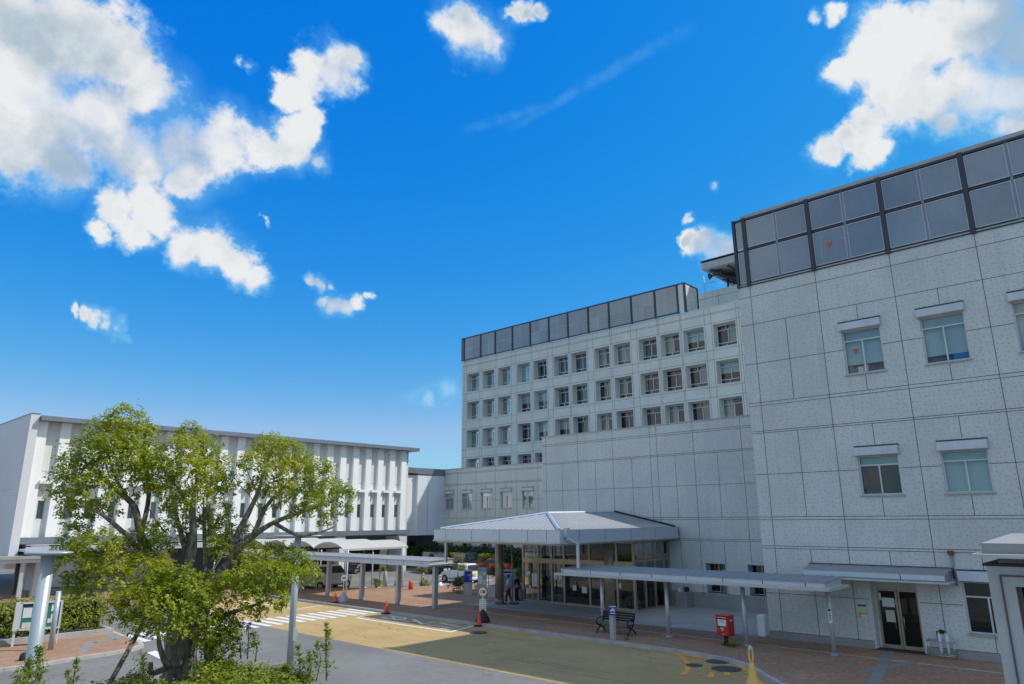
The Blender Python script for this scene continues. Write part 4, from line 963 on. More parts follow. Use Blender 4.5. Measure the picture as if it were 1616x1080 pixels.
# ------------------------------------------------------------------ street furniture
def lamp(name, label, loc, ang, L):
    r = thing(name, label, 'lamp post', loc, 'flat topped lamp posts')
    x, y, z = loc; e = MB(); e.tube([(x,y,z),(x,y,z+4.45)], .115, 20); e.build('pole', 'lamp_metal', r)
    e = MB(); c, s = math.cos(ang), math.sin(ang); P = []
    prof = [(0,.03),(.5,.03),(.9,.055),(1,.08),(.9,.10),(.5,.115),(0,.12)]; n = 24
    for q, h in prof:
        for k in range(n):
            t = 2*math.pi*k/n; u, v = q*L*math.cos(t), q*.30*math.sin(t); P.append((x+u*c-v*s, y+u*s+v*c, z+4.36+h))
    e.add(P, [[i*n+k, i*n+(k+1)%n, (i+1)*n+(k+1)%n, (i+1)*n+k] for i in range(len(prof)-1) for k in range(n)], True); e.build('lamp_head', 'lamp_metal', r)
    e = MB(); e.box(x-.02, x+.14, y-.13, y-.1, z+.9, z+1.3); e.build('access_hatch', 'lamp_metal', r)
a = at(58, 1000, 16); lamp('lamp_post', 'thick pale blue grey lamp post in front of the green notice board', (a.x, a.y, .0), 2.3, .44)
a = at(457, 1050, 27.3); lamp('lamp_post', 'pale blue grey lamp post beside the right edge of the tree crown', (a.x, a.y, 0), -.75, .9)
# gooseneck lamp
e = MB(); x, y = 26.2, 56.0; e.tube([(x,y,K),(x,y,2.0)], .05, 8); e.tube([(x,y,1.3),(x+.35,y-.35,2.15),(x+.55,y-.5,2.25),(x+.85,y-.8,2.22)], .035, 8)
e.tube([(x,y,1.5),(x-.25,y+.25,1.0)], .02, 6)
solo(e, 'hooked_pole', 'window_white', 'thin white pole with a hooked arm seen through the tree branches', 'pole', loc=(x,y,K))
# notice board
r = thing('notice_board', 'framed notice board with green and cream posters in front of the hedge', 'notice board', (9.5, 33.6, K))
bx0, bx1, by = 8.85, 10.05, 35.0
bp = [gr(18,1016,K), gr(80,1013,K)]
p0 = Vector((8.55, 35.2, 0)); p1 = Vector((9.95, 34.75, 0)); dv = (p1-p0); L = dv.length; dv.normalize(); nv = Vector((dv.y, -dv.x, 0))
def nb(u, w, z): p = p0+dv*u+nv*w; return (p.x, p.y, z)
def nbox(mb, u0, u1, w0, w1, z0, z1):
    mb.add([nb(u0,w0,z0),nb(u1,w0,z0),nb(u1,w1,z0),nb(u0,w1,z0),nb(u0,w0,z1),nb(u1,w0,z1),nb(u1,w1,z1),nb(u0,w1,z1)], [[3,2,1,0],[4,5,6,7],[0,1,5,4],[1,2,6,5],[2,3,7,6],[3,0,4,7]])
e = MB(); nbox(e, 0, L, -.06, .0, .75, 1.78); e.build('board', 'sign_teal', r)
e = MB(); nbox(e,0,L,0,.05,.72,.79); nbox(e,0,L,0,.05,1.74,1.81); nbox(e,-.16,.07,-.08,.05,.72,1.81); nbox(e,L-.07,L,0,.05,.79,1.74); e.build('frame', 'side_grey', r)
e = MB(); nbox(e,.12,.42,.001,.012,1.2,1.58); e.k = 1; nbox(e,.46,.8,.001,.012,1.22,1.6); nbox(e,.14,.72,.001,.012,.81,1.02); e.k = 0; nbox(e,1.08,1.36,.001,.012,1.4,1.68); nbox(e,1.1,1.34,.001,.02,.98,1.28); nbox(e,1.0,1.2,.001,.012,.95,1.12); e.k = 2; nbox(e,.1,.62,.001,.012,1.64,1.72); e.k = 0; nbox(e,.44,.47,.001,.014,1.0,1.22); e.build('posters', ['paper','paper_cream','trim_black'], r)
e = MB(); nbox(e,-.12,-.04,-.07,.0,K,.75); nbox(e,L-.06,L-.02,-.06,-.02,K,.75); e.build('post', 'side_grey', r)
e = MB(); e.tube([(9.32,33.3,K),(9.32,33.3,2.3)], .095, 14); solo(e, 'steel_post', 'lamp_metal', 'plain grey steel post standing right of the notice board', 'post', loc=(9.32,33.3,K))
e = MB(); e.lathe([(.16,K),(.18,K+.06),(.15,K+.22),(.06,K+.27)], (8.05,31.6,0), 12); solo(e, 'stone_block', 'trim_black', 'small dark weight on the pavement at the foot of the lamp post', 'block', loc=(8.05,31.6,K))
# traffic cones
def cone(x, y, z, label):
    r = thing('traffic_cone', label, 'traffic cone', (x, y, z), 'red traffic cones along the bus bay')
    e = MB(); e.lathe([(.145,z+.05),(.13,z+.1),(.03,z+.68),(.022,z+.7)], (x,y,0), 18); e.build('cone_body', 'cone_red', r)
    e = MB(); e.box(x-.19, x+.19, y-.19, y+.19, z, z+.045); e.lathe([(.17,z+.045),(.16,z+.07)], (x,y,0), 18); e.build('rubber_base', 'black_rubber', r); return r
cone(25.55,38.15,K, 'red traffic cone at the pavement edge beside the green bus stop disc')
cone(25.0,32.4,.005, 'red traffic cone at the far corner of the white bus bay')
cone(25.1,25.3,.005, 'red traffic cone in front of the bus stop with white timetable')
# bus stop poles
def busstop(x, y, label, kind):
    r = thing('bus_stop', label, 'bus stop sign', (x, y, K))
    e = MB(); e.tube([(x,y,K+.3),(x,y,1.66)], .028, 10); e.build('pole', 'sign_white', r)
    e = MB(); e.lathe([(.36,K),(.36,K+.1),(.08,K+.58),(.04,K+.6)], (x,y,0), 20); e.build('base', 'planter_concrete' if kind == 0 else 'black_rubber', r)
    c = Vector((x, y, 1.52)); d = Vector((-.72,-.69,0)).normalized(); s = Vector((d.y,-d.x,0))
    def disc(mb, rad, off, th, n=24):
        P = [c+d*(off+o)+s*rad*math.cos(2*math.pi*k/n)+Vector((0,0,rad*math.sin(2*math.pi*k/n))) for o in (0, th) for k in range(n)]
        mb.add(P, [list(range(n))[::-1], list(range(n,2*n))]+[[k,(k+1)%n,n+(k+1)%n,n+k] for k in range(n)])
    e = MB(); disc(e, .19, .02, .02); dsk = e.build('disc', 'sign_white', r)
    e = MB(); q = lambda u, z: c+d*.044+s*u+Vector((0,0,z))
    if kind == 0: e.k = 0; e.add([q(-.12,-.05),q(.1,-.05),q(.13,.06),q(-.11,.07)], [[0,1,2,3]]); e.build('emblem', ['dark_leaf_paint'], dsk)
    else:
        e.add([q(-.13,-.06),q(0,-.08),q(0,.08),q(-.12,.06)], [[0,1,2,3]]); e.k = 1; e.add([q(0,-.08),q(.13,-.06),q(.12,.07),q(0,.08)], [[0,1,2,3]]); e.build('emblem', ['post_red', 'orange_paint'], dsk)
        c2 = c+Vector((0,0,-.62)); e = MB(); B8 = [c2+d*o+s*u+Vector((0,0,z)) for o in (.03,.045) for u, z in ((-.17,-.28),(.17,-.28),(.17,.28),(-.17,.28))]
        e.add(B8, [[3,2,1,0],[4,5,6,7],[0,1,5,4],[1,2,6,5],[2,3,7,6],[3,0,4,7]]); bb = e.build('timetable', 'paper_cream', r)
        e = MB()
        for k in range(5): z = .2-.09*k; e.add([c2+d*.0465+s*u+Vector((0,0,z+w)) for u, w in ((-.13,0),(.13,0),(.13,.012),(-.13,.012))], [[0,1,2,3]])
        e.build('print', 'trim_black', bb)
        e = MB(); e.tube([c+d*.05+Vector((0,0,-.95)), c+d*.05+Vector((0,0,-.25))], .02, 8); e.build('clamp', 'sign_white', r)
mat('dark_leaf_paint', (.18, .30, .06), .5)
busstop(26.05,38.05, 'bus stop pole with a green disc and grey concrete cone base', 0)
busstop(25.55,25.5, 'bus stop pole with red and orange disc above a white timetable', 1)
# bench
r = thing('park_bench', 'dark slatted bench with black iron ends under the right walkway canopy', 'bench', (26.75, 18.5, K))
e = MB()
for i in range(5): xx = 26.42+.085*i; e.box(xx, xx+.07, 17.72, 19.28, K+.42, K+.45)
e.build('seat', 'bench_wood', r, .006)
e = MB()
for i in range(4): zz = K+.52+.095*i; xx = 26.88+.03*i; e.box(xx, xx+.025, 17.72, 19.28, zz, zz+.075)
e.build('backrest', 'iron_black', r, .006)
for y in (17.7, 19.3, 18.5):
    e = MB(); c = lambda *p: [(26.86+a, y, K+z) for a, z in p]
    if y != 18.5:
        e.tube(c((-.46,.02),(-.42,.1),(-.30,.22),(-.18,.30),(-.02,.42),(.03,.55),(.13,.88)), .03, 8); e.tube(c((.16,.02),(.1,.1),(-.02,.22),(-.18,.30),(-.36,.36),(-.46,.42)), .03, 8)
        e.tube(c((-.46,.42),(.0,.42)), .025, 8); e.tube(c((-.44,.42),(-.46,.56),(-.3,.62),(.06,.62)), .024, 8)
    else: e.tube(c((0,.42),(.12,.86)), .02, 8)
    e.build('iron_end' if y != 18.5 else 'middle_brace', 'iron_black', r)
e = MB(); e.tube([(26.7,17.7,K+.28),(26.7,19.3,K+.28)], .016, 8); e.build('tie_rod', 'iron_black', r)
# taxi rank sign post
r = thing('sign_pillar', 'pale square kerbside pillar carrying a blue pictogram plate', 'sign', (25.55, 17.86, K))
e = MB(); e.box(25.46, 25.64, 17.76, 17.96, 0, 1.2); e.lathe([(.14,K),(.13,K+.05)], (25.55,17.86,0), 4); e.build('pillar', 'planter_concrete', r, .01)
e = MB(); c = Vector((25.44,17.76,1.22)); d = Vector((-.8,-.6,0)).normalized(); s = Vector((d.y,-d.x,0))
def board(mb, c, s, d, w, z0, z1, th=.02, off=0): mb.add([c+d*(off+o)+s*u+Vector((0,0,z)) for o in (0, th) for u, z in ((-w,z0),(w,z0),(w,z1),(-w,z1))], [[3,2,1,0],[4,5,6,7],[0,1,5,4],[1,2,6,5],[2,3,7,6],[3,0,4,7]])
board(e, c, s, d, .14, -.15, .17); pl = e.build('plate', 'sign_blue', r)
e = MB(); board(e, c, s, d, .145, .172, .215); e.build('plate_edge', 'side_grey', r)
e = MB(); f = lambda u, z: c+d*.023+s*u+Vector((0,0,z))
e.add([f(-.10,.02),f(.10,.02),f(.10,.07),f(.06,.08),f(.035,.135),f(-.05,.135),f(-.075,.08),f(-.10,.07)], [[0,1,2,3,4,5,6,7]])
for u in (-.055,.055): e.add([f(u+.024*math.cos(t),.015+.024*math.sin(t)) for t in [k*math.pi/5 for k in range(10)]], [list(range(10))])
for k in range(6): u = -.105+.036*k; e.add([f(u,-.09),f(u+.028,-.09),f(u+.028,-.05),f(u,-.05)], [[0,1,2,3]])
e.build('pictogram', 'sign_white', pl)
e = MB()
for u in (-.03,.022): e.add([c+d*.0245+s*(u+a)+Vector((0,0,z)) for a, z in ((-.016,.085),(.024,.085),(.014,.12),(-.012,.12))], [[0,1,2,3]])
e.build('pictogram_window', 'sign_blue', pl)
# post box
r = thing('post_box', 'red square post box with a white notice on a black stand', 'post box', (27.3, 13.7, K))
e = MB(); e.tube([(27.3,13.7,K),(27.3,13.7,.48)], .085, 14); e.lathe([(.19,K),(.19,K+.03)], (27.3,13.7,0), 16); e.build('stand', 'iron_black', r)
ca, sa = math.cos(-.12), math.sin(-.12)
def pb(u, v, z): return (27.3+u*ca-v*sa, 13.7+u*sa+v*ca, z)
def pbox(mb, u0, u1, v0, v1, z0, z1): mb.add([pb(u0,v0,z0),pb(u1,v0,z0),pb(u1,v1,z0),pb(u0,v1,z0),pb(u0,v0,z1),pb(u1,v0,z1),pb(u1,v1,z1),pb(u0,v1,z1)], [[3,2,1,0],[4,5,6,7],[0,1,5,4],[1,2,6,5],[2,3,7,6],[3,0,4,7]])
e = MB(); pbox(e, -.22, .24, -.27, .27, .47, 1.22); e.build('body', 'post_red', r, .035)
e = MB(); pbox(e, -.245, .255, -.285, .285, 1.2, 1.245); e.build('top', 'post_red', r, .015)
e = MB(); pbox(e, -.232, -.218, -.2, .2, .80, .83); pbox(e, -.24, -.218, -.2, .22, 1.09, 1.14); e.build('slot', 'trim_black', r)
e = MB(); pbox(e, -.2355, -.222, -.19, .17, .84, 1.16); e.k = 1
for z in (1.08,1.03,.98): pbox(e, -.2375, -.2365, -.12, .10, z, z+.012)
e.build('notice', ['paper', 'sign_blue'], r)
e = MB()                               # postal mark: bar, bar and stem
pbox(e, -.232, -.222, -.07, .07, .755, .775); pbox(e, -.2325, -.2225, -.07, .07, .715, .735); pbox(e, -.232, -.222, -.012, .012, .65, .714); pbox(e, -.2315, -.222, -.1, .02, .53, .545); pbox(e, -.05, .05, -.2825, -.27, 1.02, 1.08)
e.build('postal_mark', 'sign_white', r)
# yellow marker post
r = thing('marker_post', 'yellow plastic marker post with a loop top at the orange hatching', 'marker post', (21.65, 10.1, 0))
x, y = 21.65, 10.1
e = MB(); e.lathe([(.30,0),(.29,.03),(.21,.12),(.13,.36),(.085,.62),(.075,.70)], (x,y,0), 18); e.build('base', 'yellow_plastic', r)
e = MB(); P = []
s = Vector((.72,-.69,0)).normalized()
for k in range(17): t = 2*math.pi*k/16-math.pi/2; P.append(Vector((x,y,.93))+s*.06*math.cos(t)+Vector((0,0,.24*math.sin(t))))
e.tube(P, .03, 8, cap=False); e.k = 1; e.tube(P[5:12], .033, 8)
e.build('loop_handle', ['yellow_plastic', 'paper_cream'], r)
# white gate stub at the corner of the right block
e = MB(); e.box(30.02, 30.34, 13.3, 13.62, K, .98); solo(e, 'gate_stub', 'white_panel', 'short white pillar at the corner of the right block', 'pillar', bevel=.05, loc=(30.18,13.46,K))
# umbrella bag stand
r = thing('umbrella_bag_stand', 'silver umbrella stand with clear bags and a black clip beside the side door', 'umbrella stand', (29.85, 6.75, K))
e = MB(); xa, xb, ya, yb = 29.68, 29.98, 6.35, 7.2
for x in (xa, xb):
    for y in (ya, yb): e.tube([(x,y,K),(x,y,K+.55)], .012, 6)
    for z in (.08,.55): e.tube([(x,ya,K+z),(x,yb,K+z)], .016, 6)
for y in (ya, yb): 
    for z in (.08,.55): e.tube([(xa,y,K+z),(xb,y,K+z)], .012, 6)
e.build('rack', 'steel', r)
for y in (6.55,6.78):
    e = MB(); e.lathe([(.01,K+.1),(.04,K+.2),(.07,K+.5),(.06,K+.78),(.02,K+.82)], (29.8,y,0), 10); e.build('plastic_bag', 'plastic_film', r)
e = MB(); e.tube([(29.82,6.85,K+.55),(29.82,6.85,K+.85),(29.82,6.72,K+.92),(29.82,6.58,K+.88)], .022, 6); e.box(29.76,29.88,6.62,6.76,K+.8,K+.92); e.build('clip', 'iron_black', r)
# wall plates beside the door
e = MB(); e.box(30.085,30.098,9.2,9.52,1.62,1.68); e.k = 1; e.box(30.085,30.098,9.2,9.52,1.70,1.745); e.k = 2; e.box(30.085,30.098,9.2,9.52,1.4,1.619); e.k = 3; e.box(30.084,30.098,9.2,9.52,1.33,1.399); e.box(30.084,30.098,9.44,9.52,1.18,1.329); e.k = 1; e.box(30.0845,30.098,9.22,9.4,1.26,1.3)
solo(e, 'wall_notice', ['sign_blue','sign_white','paper_cream','sign_yellow'], 'blue cream and yellow notice fixed to the tile wall beside the side door', 'notice', loc=(30.09,9.36,1.2))
e = MB(); e.box(30.03,30.098,9.3,9.42,2.08,2.32); solo(e, 'intercom_box', 'paper', 'small white box on the tile wall above the notice', 'wall box', loc=(30.06,9.36,2.08), bevel=.01)
e = MB(); e.box(27.63,27.635,9.67,9.8,1.25,1.75); e.k = 1; e.box(27.627,27.629,9.69,9.78,1.64,1.72); [e.box(27.627,27.629,9.705,9.765,1.33+.07*k,1.37+.07*k) for k in range(4)]
solo(e, 'post_sticker', ['paper','trim_black'], 'white sticker with a black symbol on the last canopy post', 'sticker', loc=(27.63,9.73,1.25))
# sign boards by the planters
d = Vector((-.72,-.69,0)).normalized(); s = Vector((d.y,-d.x,0))
def panel_sign(name, label, base, w, z0, z1, face, rows, leg='planter_concrete', th=.12):
    r = thing(name, label, 'sign', (base[0], base[1], K)); c = Vector((base[0], base[1], 0))
    e = MB(); board(e, c, s, d, w*.98, K, z1+.1, th*.8, .01); e.build('stand', leg, r)
    e = MB(); board(e, c, s, d, w, z0, z1, th); f = e.build('face', face, r)
    for m, items in rows:
        e = MB()
        for u0, u1, a, b in items: e.add([c+d*(th+.004)+s*u+Vector((0,0,z)) for u, z in ((-w+2*w*u0,z0+(z1-z0)*a),(-w+2*w*u1,z0+(z1-z0)*a),(-w+2*w*u1,z0+(z1-z0)*b),(-w+2*w*u0,z0+(z1-z0)*b))], [[0,1,2,3]])
        e.build('print', m, f)
txt = [(.08,.16,.85,.90),(.1,.14,.78,.92)]+[(.1+.075*k,.16+.075*k,.66,.70) for k in range(7)]+[(.12+.07*k,.17+.07*k,.58,.62) for k in range(5)]+[(.08,.22,.40,.44),(.12,.18,.38,.50)]+[(.08+.08*k,.14+.08*k,.26,.32) for k in range(3)]+[(.08+.08*k,.14+.08*k,.2,.24) for k in range(2)]
panel_sign('sign_board', 'deep blue direction board with small white lettering beside the shrubs', (33.7,35.0), .27, .92, 1.62, 'sign_blue', [('sign_white', txt)])
panel_sign('map_board', 'tall pale green map board with a blue header behind the bus stop', (33.8,33.8), .3, .5, 1.80, 'map_green', [('sign_sky', [(0,1,.90,1),(.02,.28,.02,.12)]),('trim_black', [(.18,.3,.56,.585)]),('paper', [(.08,.4,.75,.85),(.5,.9,.3,.7),(.15,.4,.25,.5)])])
panel_sign('poster_board', 'pale blue poster board with a dark blue header behind the two people', (34.1,31.6), .42, .35, 1.75, 'sign_white', [('sign_blue', [(0,1,.9,1)]),('sign_sky', [(.02,.98,.1,.86)]),('paper', [(.5,.95,.55,.8)])])
# concrete planters
def planter(x0, x1, y0, y1, label):
    e = MB(); e.box(x0, x1, y0, y1, K, .8); e.k = 1; e.box(x0+.08, x1-.08, y0+.08, y1-.08, .72, .803); e.k = 0
    n = int((y1-y0)/.5)
    for i in range(1, n): e.box(x0-.004, x0, y0+(y1-y0)*i/n-.008, y0+(y1-y0)*i/n+.008, K, .8)
    solo(e, 'planter', ['planter_concrete','soil'], label, 'planter', 'concrete planters by the entrance', loc=((x0+x1)/2,(y0+y1)/2,K))
planter(33.2,34.4,29.95+.1,31.0, 'concrete planter with a green shrub touching the glass entrance')
planter(33.9,34.9,31.9,33.4, 'concrete planter with a shrub standing just left of the brown column')
# bollards and posts in the parking area
e = MB(); e.lathe([(.16,K),(.16,.66),(.14,.68)], (33.75,41.0,0), 18); solo(e, 'red_bin', 'cone_red', 'plain red cylinder bin at the edge of the car park', 'bin', loc=(33.75,41,K))
def rpole(x, y, label):
    r = thing('bollard', label, 'bollard', (x, y, .0), 'red and white car park bollards'); e = MB(); e.lathe([(.25,0),(.22,.12),(.1,.34)], (x,y,0), 14); e.build('base', 'white_panel', r)
    e = MB(); e.tube([(x,y,.3),(x,y,.95)], .05, 10); e.k = 1; e.lathe([(.053,.55),(.053,.65)], (x,y,0), 10); e.lathe([(.053,.78),(.053,.86)], (x,y,0), 10); e.build('pole', ['cone_red','white_panel'], r)
rpole(37.3,43.8,'red and white bollard with pale base farther into the car park'); rpole(37.2,41.7,'red and white bollard with a white cone base by the white car')
e = MB(); e.tube([(40.8,57.5,0),(40.8,57.5,.85)], .06, 10); e.k = 1; [e.lathe([(.063,z),(.063,z+.14)], (40.8,57.5,0), 10) for z in (.15,.43,.7)]
solo(e, 'chain_post', ['sign_yellow','trim_black'], 'black and yellow striped post in front of the white building ground floor', 'post', loc=(40.8,57.5,0))
e = MB(); e.lathe([(.17,K),(.15,.8),(.1,1.2),(.02,1.26)], (33.9,44.2,0), 16); solo(e, 'concrete_bollard', 'planter_concrete', 'pale tapered concrete bollard beside the young tree', 'bollard', loc=(33.9,44.2,0))
# litter bins against the wing wall
r = thing('ash_bin', 'grey green square bin by the tile wall right of the glass entrance', 'bin', (36.6, 20.9, K))
e = MB(); e.box(36.5,37.2,20.5,21.2,K,.95); e.build('body', 'plinth_stone', r, .02); e = MB(); e.box(36.6,36.75,20.9,21.05,.95,1.15); e.build('carton', 'paper', r); e = MB(); e.box(36.85,37.05,20.6,20.8,.95,1.2); e.build('ashtray', 'trim_black', r)
# stair hut beside the viewpoint
r = thing('stair_hut', 'grey concrete stair hut with a framed window at the lower right corner', 'hut', (12.6, .9, 0))
hx = 12.0; e = MB(); facade(e, 'x', hx, -1.6, 2.02, 0, 4.31, [(-.9,1.72,1.2,4.05)], .12, .8); e.k = 0; e.quad((hx,2.02,0),(hx+2.2,2.02,0),(hx+2.2,2.02,4.31),(hx,2.02,4.31)); e.quad((hx,-1.6,4.31),(hx,2.02,4.31),(hx+2.2,2.02,4.31),(hx+2.2,-1.6,4.31)); e.quad((hx+2.2,-1.6,0),(hx+2.2,2.02,0),(hx+2.2,2.02,4.31),(hx+2.2,-1.6,4.31))
e.build('wall', ['slab','dark_interior'], r, normals=False)
e = MB(); e.box(hx-.02,hx+.0,1.86,1.88,0,4.2); e.box(hx-.02,hx,-1.6,1.86,4.18,4.2); e.box(hx+.07,hx+.11,1.66,1.72,1.2,4.05); e.build('joint', 'joint', r)
w_ = window(r, 'x', hx, -.9, 1.62, 1.25, 3.98, .1, mull=True, transom=2.75, sill=False, shade=[(0,1,0,1,'curtain_pale')], t=.05)
e = MB(); e.box(hx-.01,hx+2.25,-1.65,2.06,4.31,4.345); e.build('cap', 'trim_black', r)
e = MB(); e.box(hx-.3,hx+2.6,-1.7,2.12,4.43,4.48); e.build('eave', 'eave_beige', r)
e = MB(); e.add([(hx-.1,-1.7,4.48),(hx+2.6,-1.7,4.48),(hx+2.6,2.02,4.48),(hx-.1,2.02,4.48),(hx-.1,-1.7,4.62),(hx+2.6,-1.7,4.70),(hx+2.6,2.02,4.70),(hx-.1,2.02,4.62)], [[3,2,1,0],[4,5,6,7],[0,1,5,4],[1,2,6,5],[2,3,7,6],[3,0,4,7]]); e.build('roof', 'roof_metal', r)
for k in range(4): e = MB(); e.box(hx+.2+.6*k,hx+.28+.6*k,1.2,1.9,4.345,4.43); e.build('roof_bracket', 'slab', r)
e = MB(); [e.tube([(hx+.3,y,4.66),(hx+2.5,y+.0,4.73)], .015, 5) for y in (.3,.9,1.5)]; e.build('roof_wire', 'trim_black', r)
# ------------------------------------------------------------------ wheelchairs inside the glass hall
def wheelchair(loc, rz, label):
    r = thing('wheelchair', label, 'wheelchair', (0,0,0), 'wheelchairs parked inside the glass entrance')
    for s in (-.3, .3):
        e = MB(); P = [(.3*math.cos(t)-.05, s, .31+.3*math.sin(t)) for t in [2*math.pi*k/24 for k in range(25)]]; e.tube(P, .018, 6, cap=False)
        for k in range(8): t = math.pi*k/4; e.tube([(-.05,s,.31),(-.05+.29*math.cos(t),s,.31+.29*math.sin(t))], .005, 4)
        e.tube([(-.05,s-.04,.31),(-.05,s+.04,.31)], .03, 8); e.build('wheel', 'steel', r)
        e = MB(); e.tube([(-.26,s*.8,1.0),(-.22,s*.8,.45),(.28,s*.8,.45),(.36,s*.8,.12)], .014, 6); e.tube([(-.34,s*.8,.93),(-.22,s*.8,.93)], .016, 6); e.tube([(-.22,s*.8,.68),(.12,s*.8,.68),(.14,s*.8,.45)], .014, 6); e.build('side_frame', 'steel', r)
        e = MB(); e.lathe([(.08,-.015),(.08,.015)], (.3,s*.8,.08), 12, 'y'); e.build('caster', 'tyre', r)
    e = MB(); e.box(-.2,.22,-.23,.23,.45,.48); e.build('seat', 'chair_cloth', r); e = MB(); e.box(-.26,-.235,-.23,.23,.5,.92); e.build('backrest', 'chair_cloth', r)
    r.location = loc; r.rotation_euler = (0,0,rz); return r
wc = wheelchair((34.1,22.55,K), math.pi/2+.1, 'folding wheelchair nearest the glass corner')
for loc, rz, lb in (((34.75,22.5,K),math.pi/2-.1,'folding wheelchair second from the glass corner'),((35.4,22.55,K),math.pi/2+.05,'folding wheelchair behind the side glazing, third from the corner'),((36.05,22.5,K),math.pi/2,'folding wheelchair deepest along the side glazing'),((34.3,23.5,K),math.pi/2+.2,'folding wheelchair in the second row behind the front glass'),((34.6,28.0,K),.4,'folding wheelchair by the left end of the glass front')):
    dup(wc, loc, lb, rz)
# ------------------------------------------------------------------ cars
def car(name, label, paint, loc, rz, L=3.4, W=1.47, H=1.48, hood=.92, ws0=.72, ws1=.28, rr=-1.45, rb=-1.62, nose=.62, belt=.95, plate='plate_yellow', sill=.24):
    r = thing(name, label, 'car', (0,0,0)); h = L/2; wf, wr = h-.62, -h+.55; R = .275
    def loft(secs, mb):
        """secs: (z, front x, rear x, half width)"""
        n = 0; rings = []
        for z, f, b, w in secs:
            c = .16; rings.append([(f-c*.3,-w*.80,z),(f,-w*.45,z),(f,w*.45,z),(f-c*.3,w*.80,z),(f-c*1.6,w,z),(b+c*1.2,w,z),(b+.02,w*.86,z),(b,0,z),(b+.02,-w*.86,z),(b+c*1.2,-w,z),(f-c*1.6,-w,z)])
        n = len(rings[0]); V = [p for q in rings for p in q]
        mb.add(V, [list(range(n))[::-1], list(range((len(rings)-1)*n, len(rings)*n))]+[[i*n+k,i*n+(k+1)%n,(i+1)*n+(k+1)%n,(i+1)*n+k] for i in range(len(rings)-1) for k in range(n)], False)
    w = W/2; e = MB()
    loft([(sill,h-.1,-h+.06,w*.93),(sill+.12,h-.0,-h+.0,w*.985),(.58,h-.01,-h+.0,w),(nose+.06,h-.05,-h+.02,w),(hood-.06,h-.28,-h+.05,w*.985),(belt,ws0+.02,-h+.06 if rb < -h+.3 else rb,w*.955)], e)
    # greenhouse pillars and roof
    top = H-.05
    loft([(belt,ws0,rb,w*.95),(top,ws1,rr,w*.80),(H,ws1-.16,rr+.14,w*.66)], e)
    body = e.build('body', paint, r, .03)
    e = MB(); q = lambda z: (z-belt)/(top-belt)
    def X_(f, z): return (ws0+(ws1-ws0)*q(z)) if f else (rb+(rr-rb)*q(z))
    def Wd(z): return w*(.95+(.80-.95)*q(z))+.008
    a, b = belt+.05, top-.05
    mid = (ws1+rr)/2+.02
    for s in (-1, 1):
        for u0, u1 in ((0, .44), (.49, .94) ):
            e = MB(); F = lambda u, z: X_(1, z)-.14+(X_(0, z)+.16-(X_(1, z)-.14))*u
            e.add([(F(u0,a),s*Wd(a),a),(F(u1,a),s*Wd(a),a),(F(u1,b),s*Wd(b),b),(F(u0,b),s*Wd(b),b)], [[0,1,2,3]]); e.build('side_window', 'trim_glass', r)
    e = MB(); e.add([(X_(1,a)+.03,-w*.80,a),(X_(1,a)+.03,w*.80,a),(X_(1,b)+.03,w*.68,b),(X_(1,b)+.03,-w*.68,b)], [[0,1,2,3]]); e.build('windscreen', 'trim_glass', r)
    e = MB(); e.add([(X_(0,a)-.03,-w*.78,a),(X_(0,a)-.03,w*.78,a),(X_(0,b)-.03,w*.66,b),(X_(0,b)-.03,-w*.66,b)], [[0,1,2,3]]); e.build('rear_window', 'trim_glass', r)
    for x in (wf, wr):
        for s in (-1, 1):
            e = MB(); e.lathe([(.33,-.02),(.33,.004)], (x, s*(w-.0), R), 20, 'y'); e.build('wheel_arch', 'trim_black', r)
            e = MB(); e.lathe([(R-.06,-.09),(R,-.06),(R,.06),(R-.06,.09)], (x, s*(w-.06), R), 22, 'y'); wh = e.build('wheel', 'tyre', r)
            e = MB(); e.lathe([(.17,-.095),(.18,.0),(.17,.095)], (x, s*(w-.06), R), 18, 'y')
            for k in range(5): t = 2*math.pi*k/5; yy = s*(w+.036); e.k = 1; e.box(x+.1*math.cos(t)-.025, x+.1*math.cos(t)+.025, yy-.003, yy+.003, R+.1*math.sin(t)-.025, R+.1*math.sin(t)+.025); e.k = 0
            e.build('rim', ['wheel_rim','trim_black'], wh)
            # door seams and handle
        
    for s in (-1, 1):
        e = MB(); [e.box(x-.006, x+.006, s*(w+.001)-.003, s*(w+.001)+.003, .36, belt-.04) for x in (ws0-.18, mid, rb+.42)]; e.box(wr+.36, wf-.36, s*(w+.0)-.004, s*(w+.0)+.004, .30, .33); e.build('door_seams', 'trim_black', r)
        e = MB(); [e.box(x, x+.16, s*w-.012, s*w+.022, belt-.2, belt-.165) for x in (mid+.08, rb+.52)]; e.build('door_handle', paint, r)
        e = MB(); e.box(ws0-.22, ws0-.1, s*(w+.02)-.06, s*(w+.02)+.08, belt+.02, belt+.15); e.build('mirror', paint, r, .02)
        e = MB(); e.box(h-.2, h-.01, s*w*.62-.14, s*w*.62+.14, nose-.02, nose+.13); e.build('headlight', 'lamp_lens_clear', r, .03)
        e = MB(); zc = belt-.02 if rb < -h+.3 else belt-.2; e.box(-h-.01, -h+.1, s*w*.86-.07, s*w*.86+.07, zc-.2, zc+.06); e.build('tail_light', 'lamp_lens_red', r, .015)
    e = MB(); e.box(-h-.035, -h+.2, -w*.9, w*.9, sill+.04, sill+.2); e.build('rear_bumper', paint, r, .03)
    e = MB(); e.box(-h-.045, -h-.0, -.17, .17, .60, .76); e.build('rear_plate', plate, r)
    e = MB(); e.box(h-.02, h+.012, -.165, .165, .36, .52); e.build('front_plate', plate, r); e = MB(); e.box(h-.04, h+.008, -w*.55, w*.55, .54, .66); e.build('grille', 'trim_black', r)
    r.location = loc; r.rotation_euler = (0,0,rz); return r
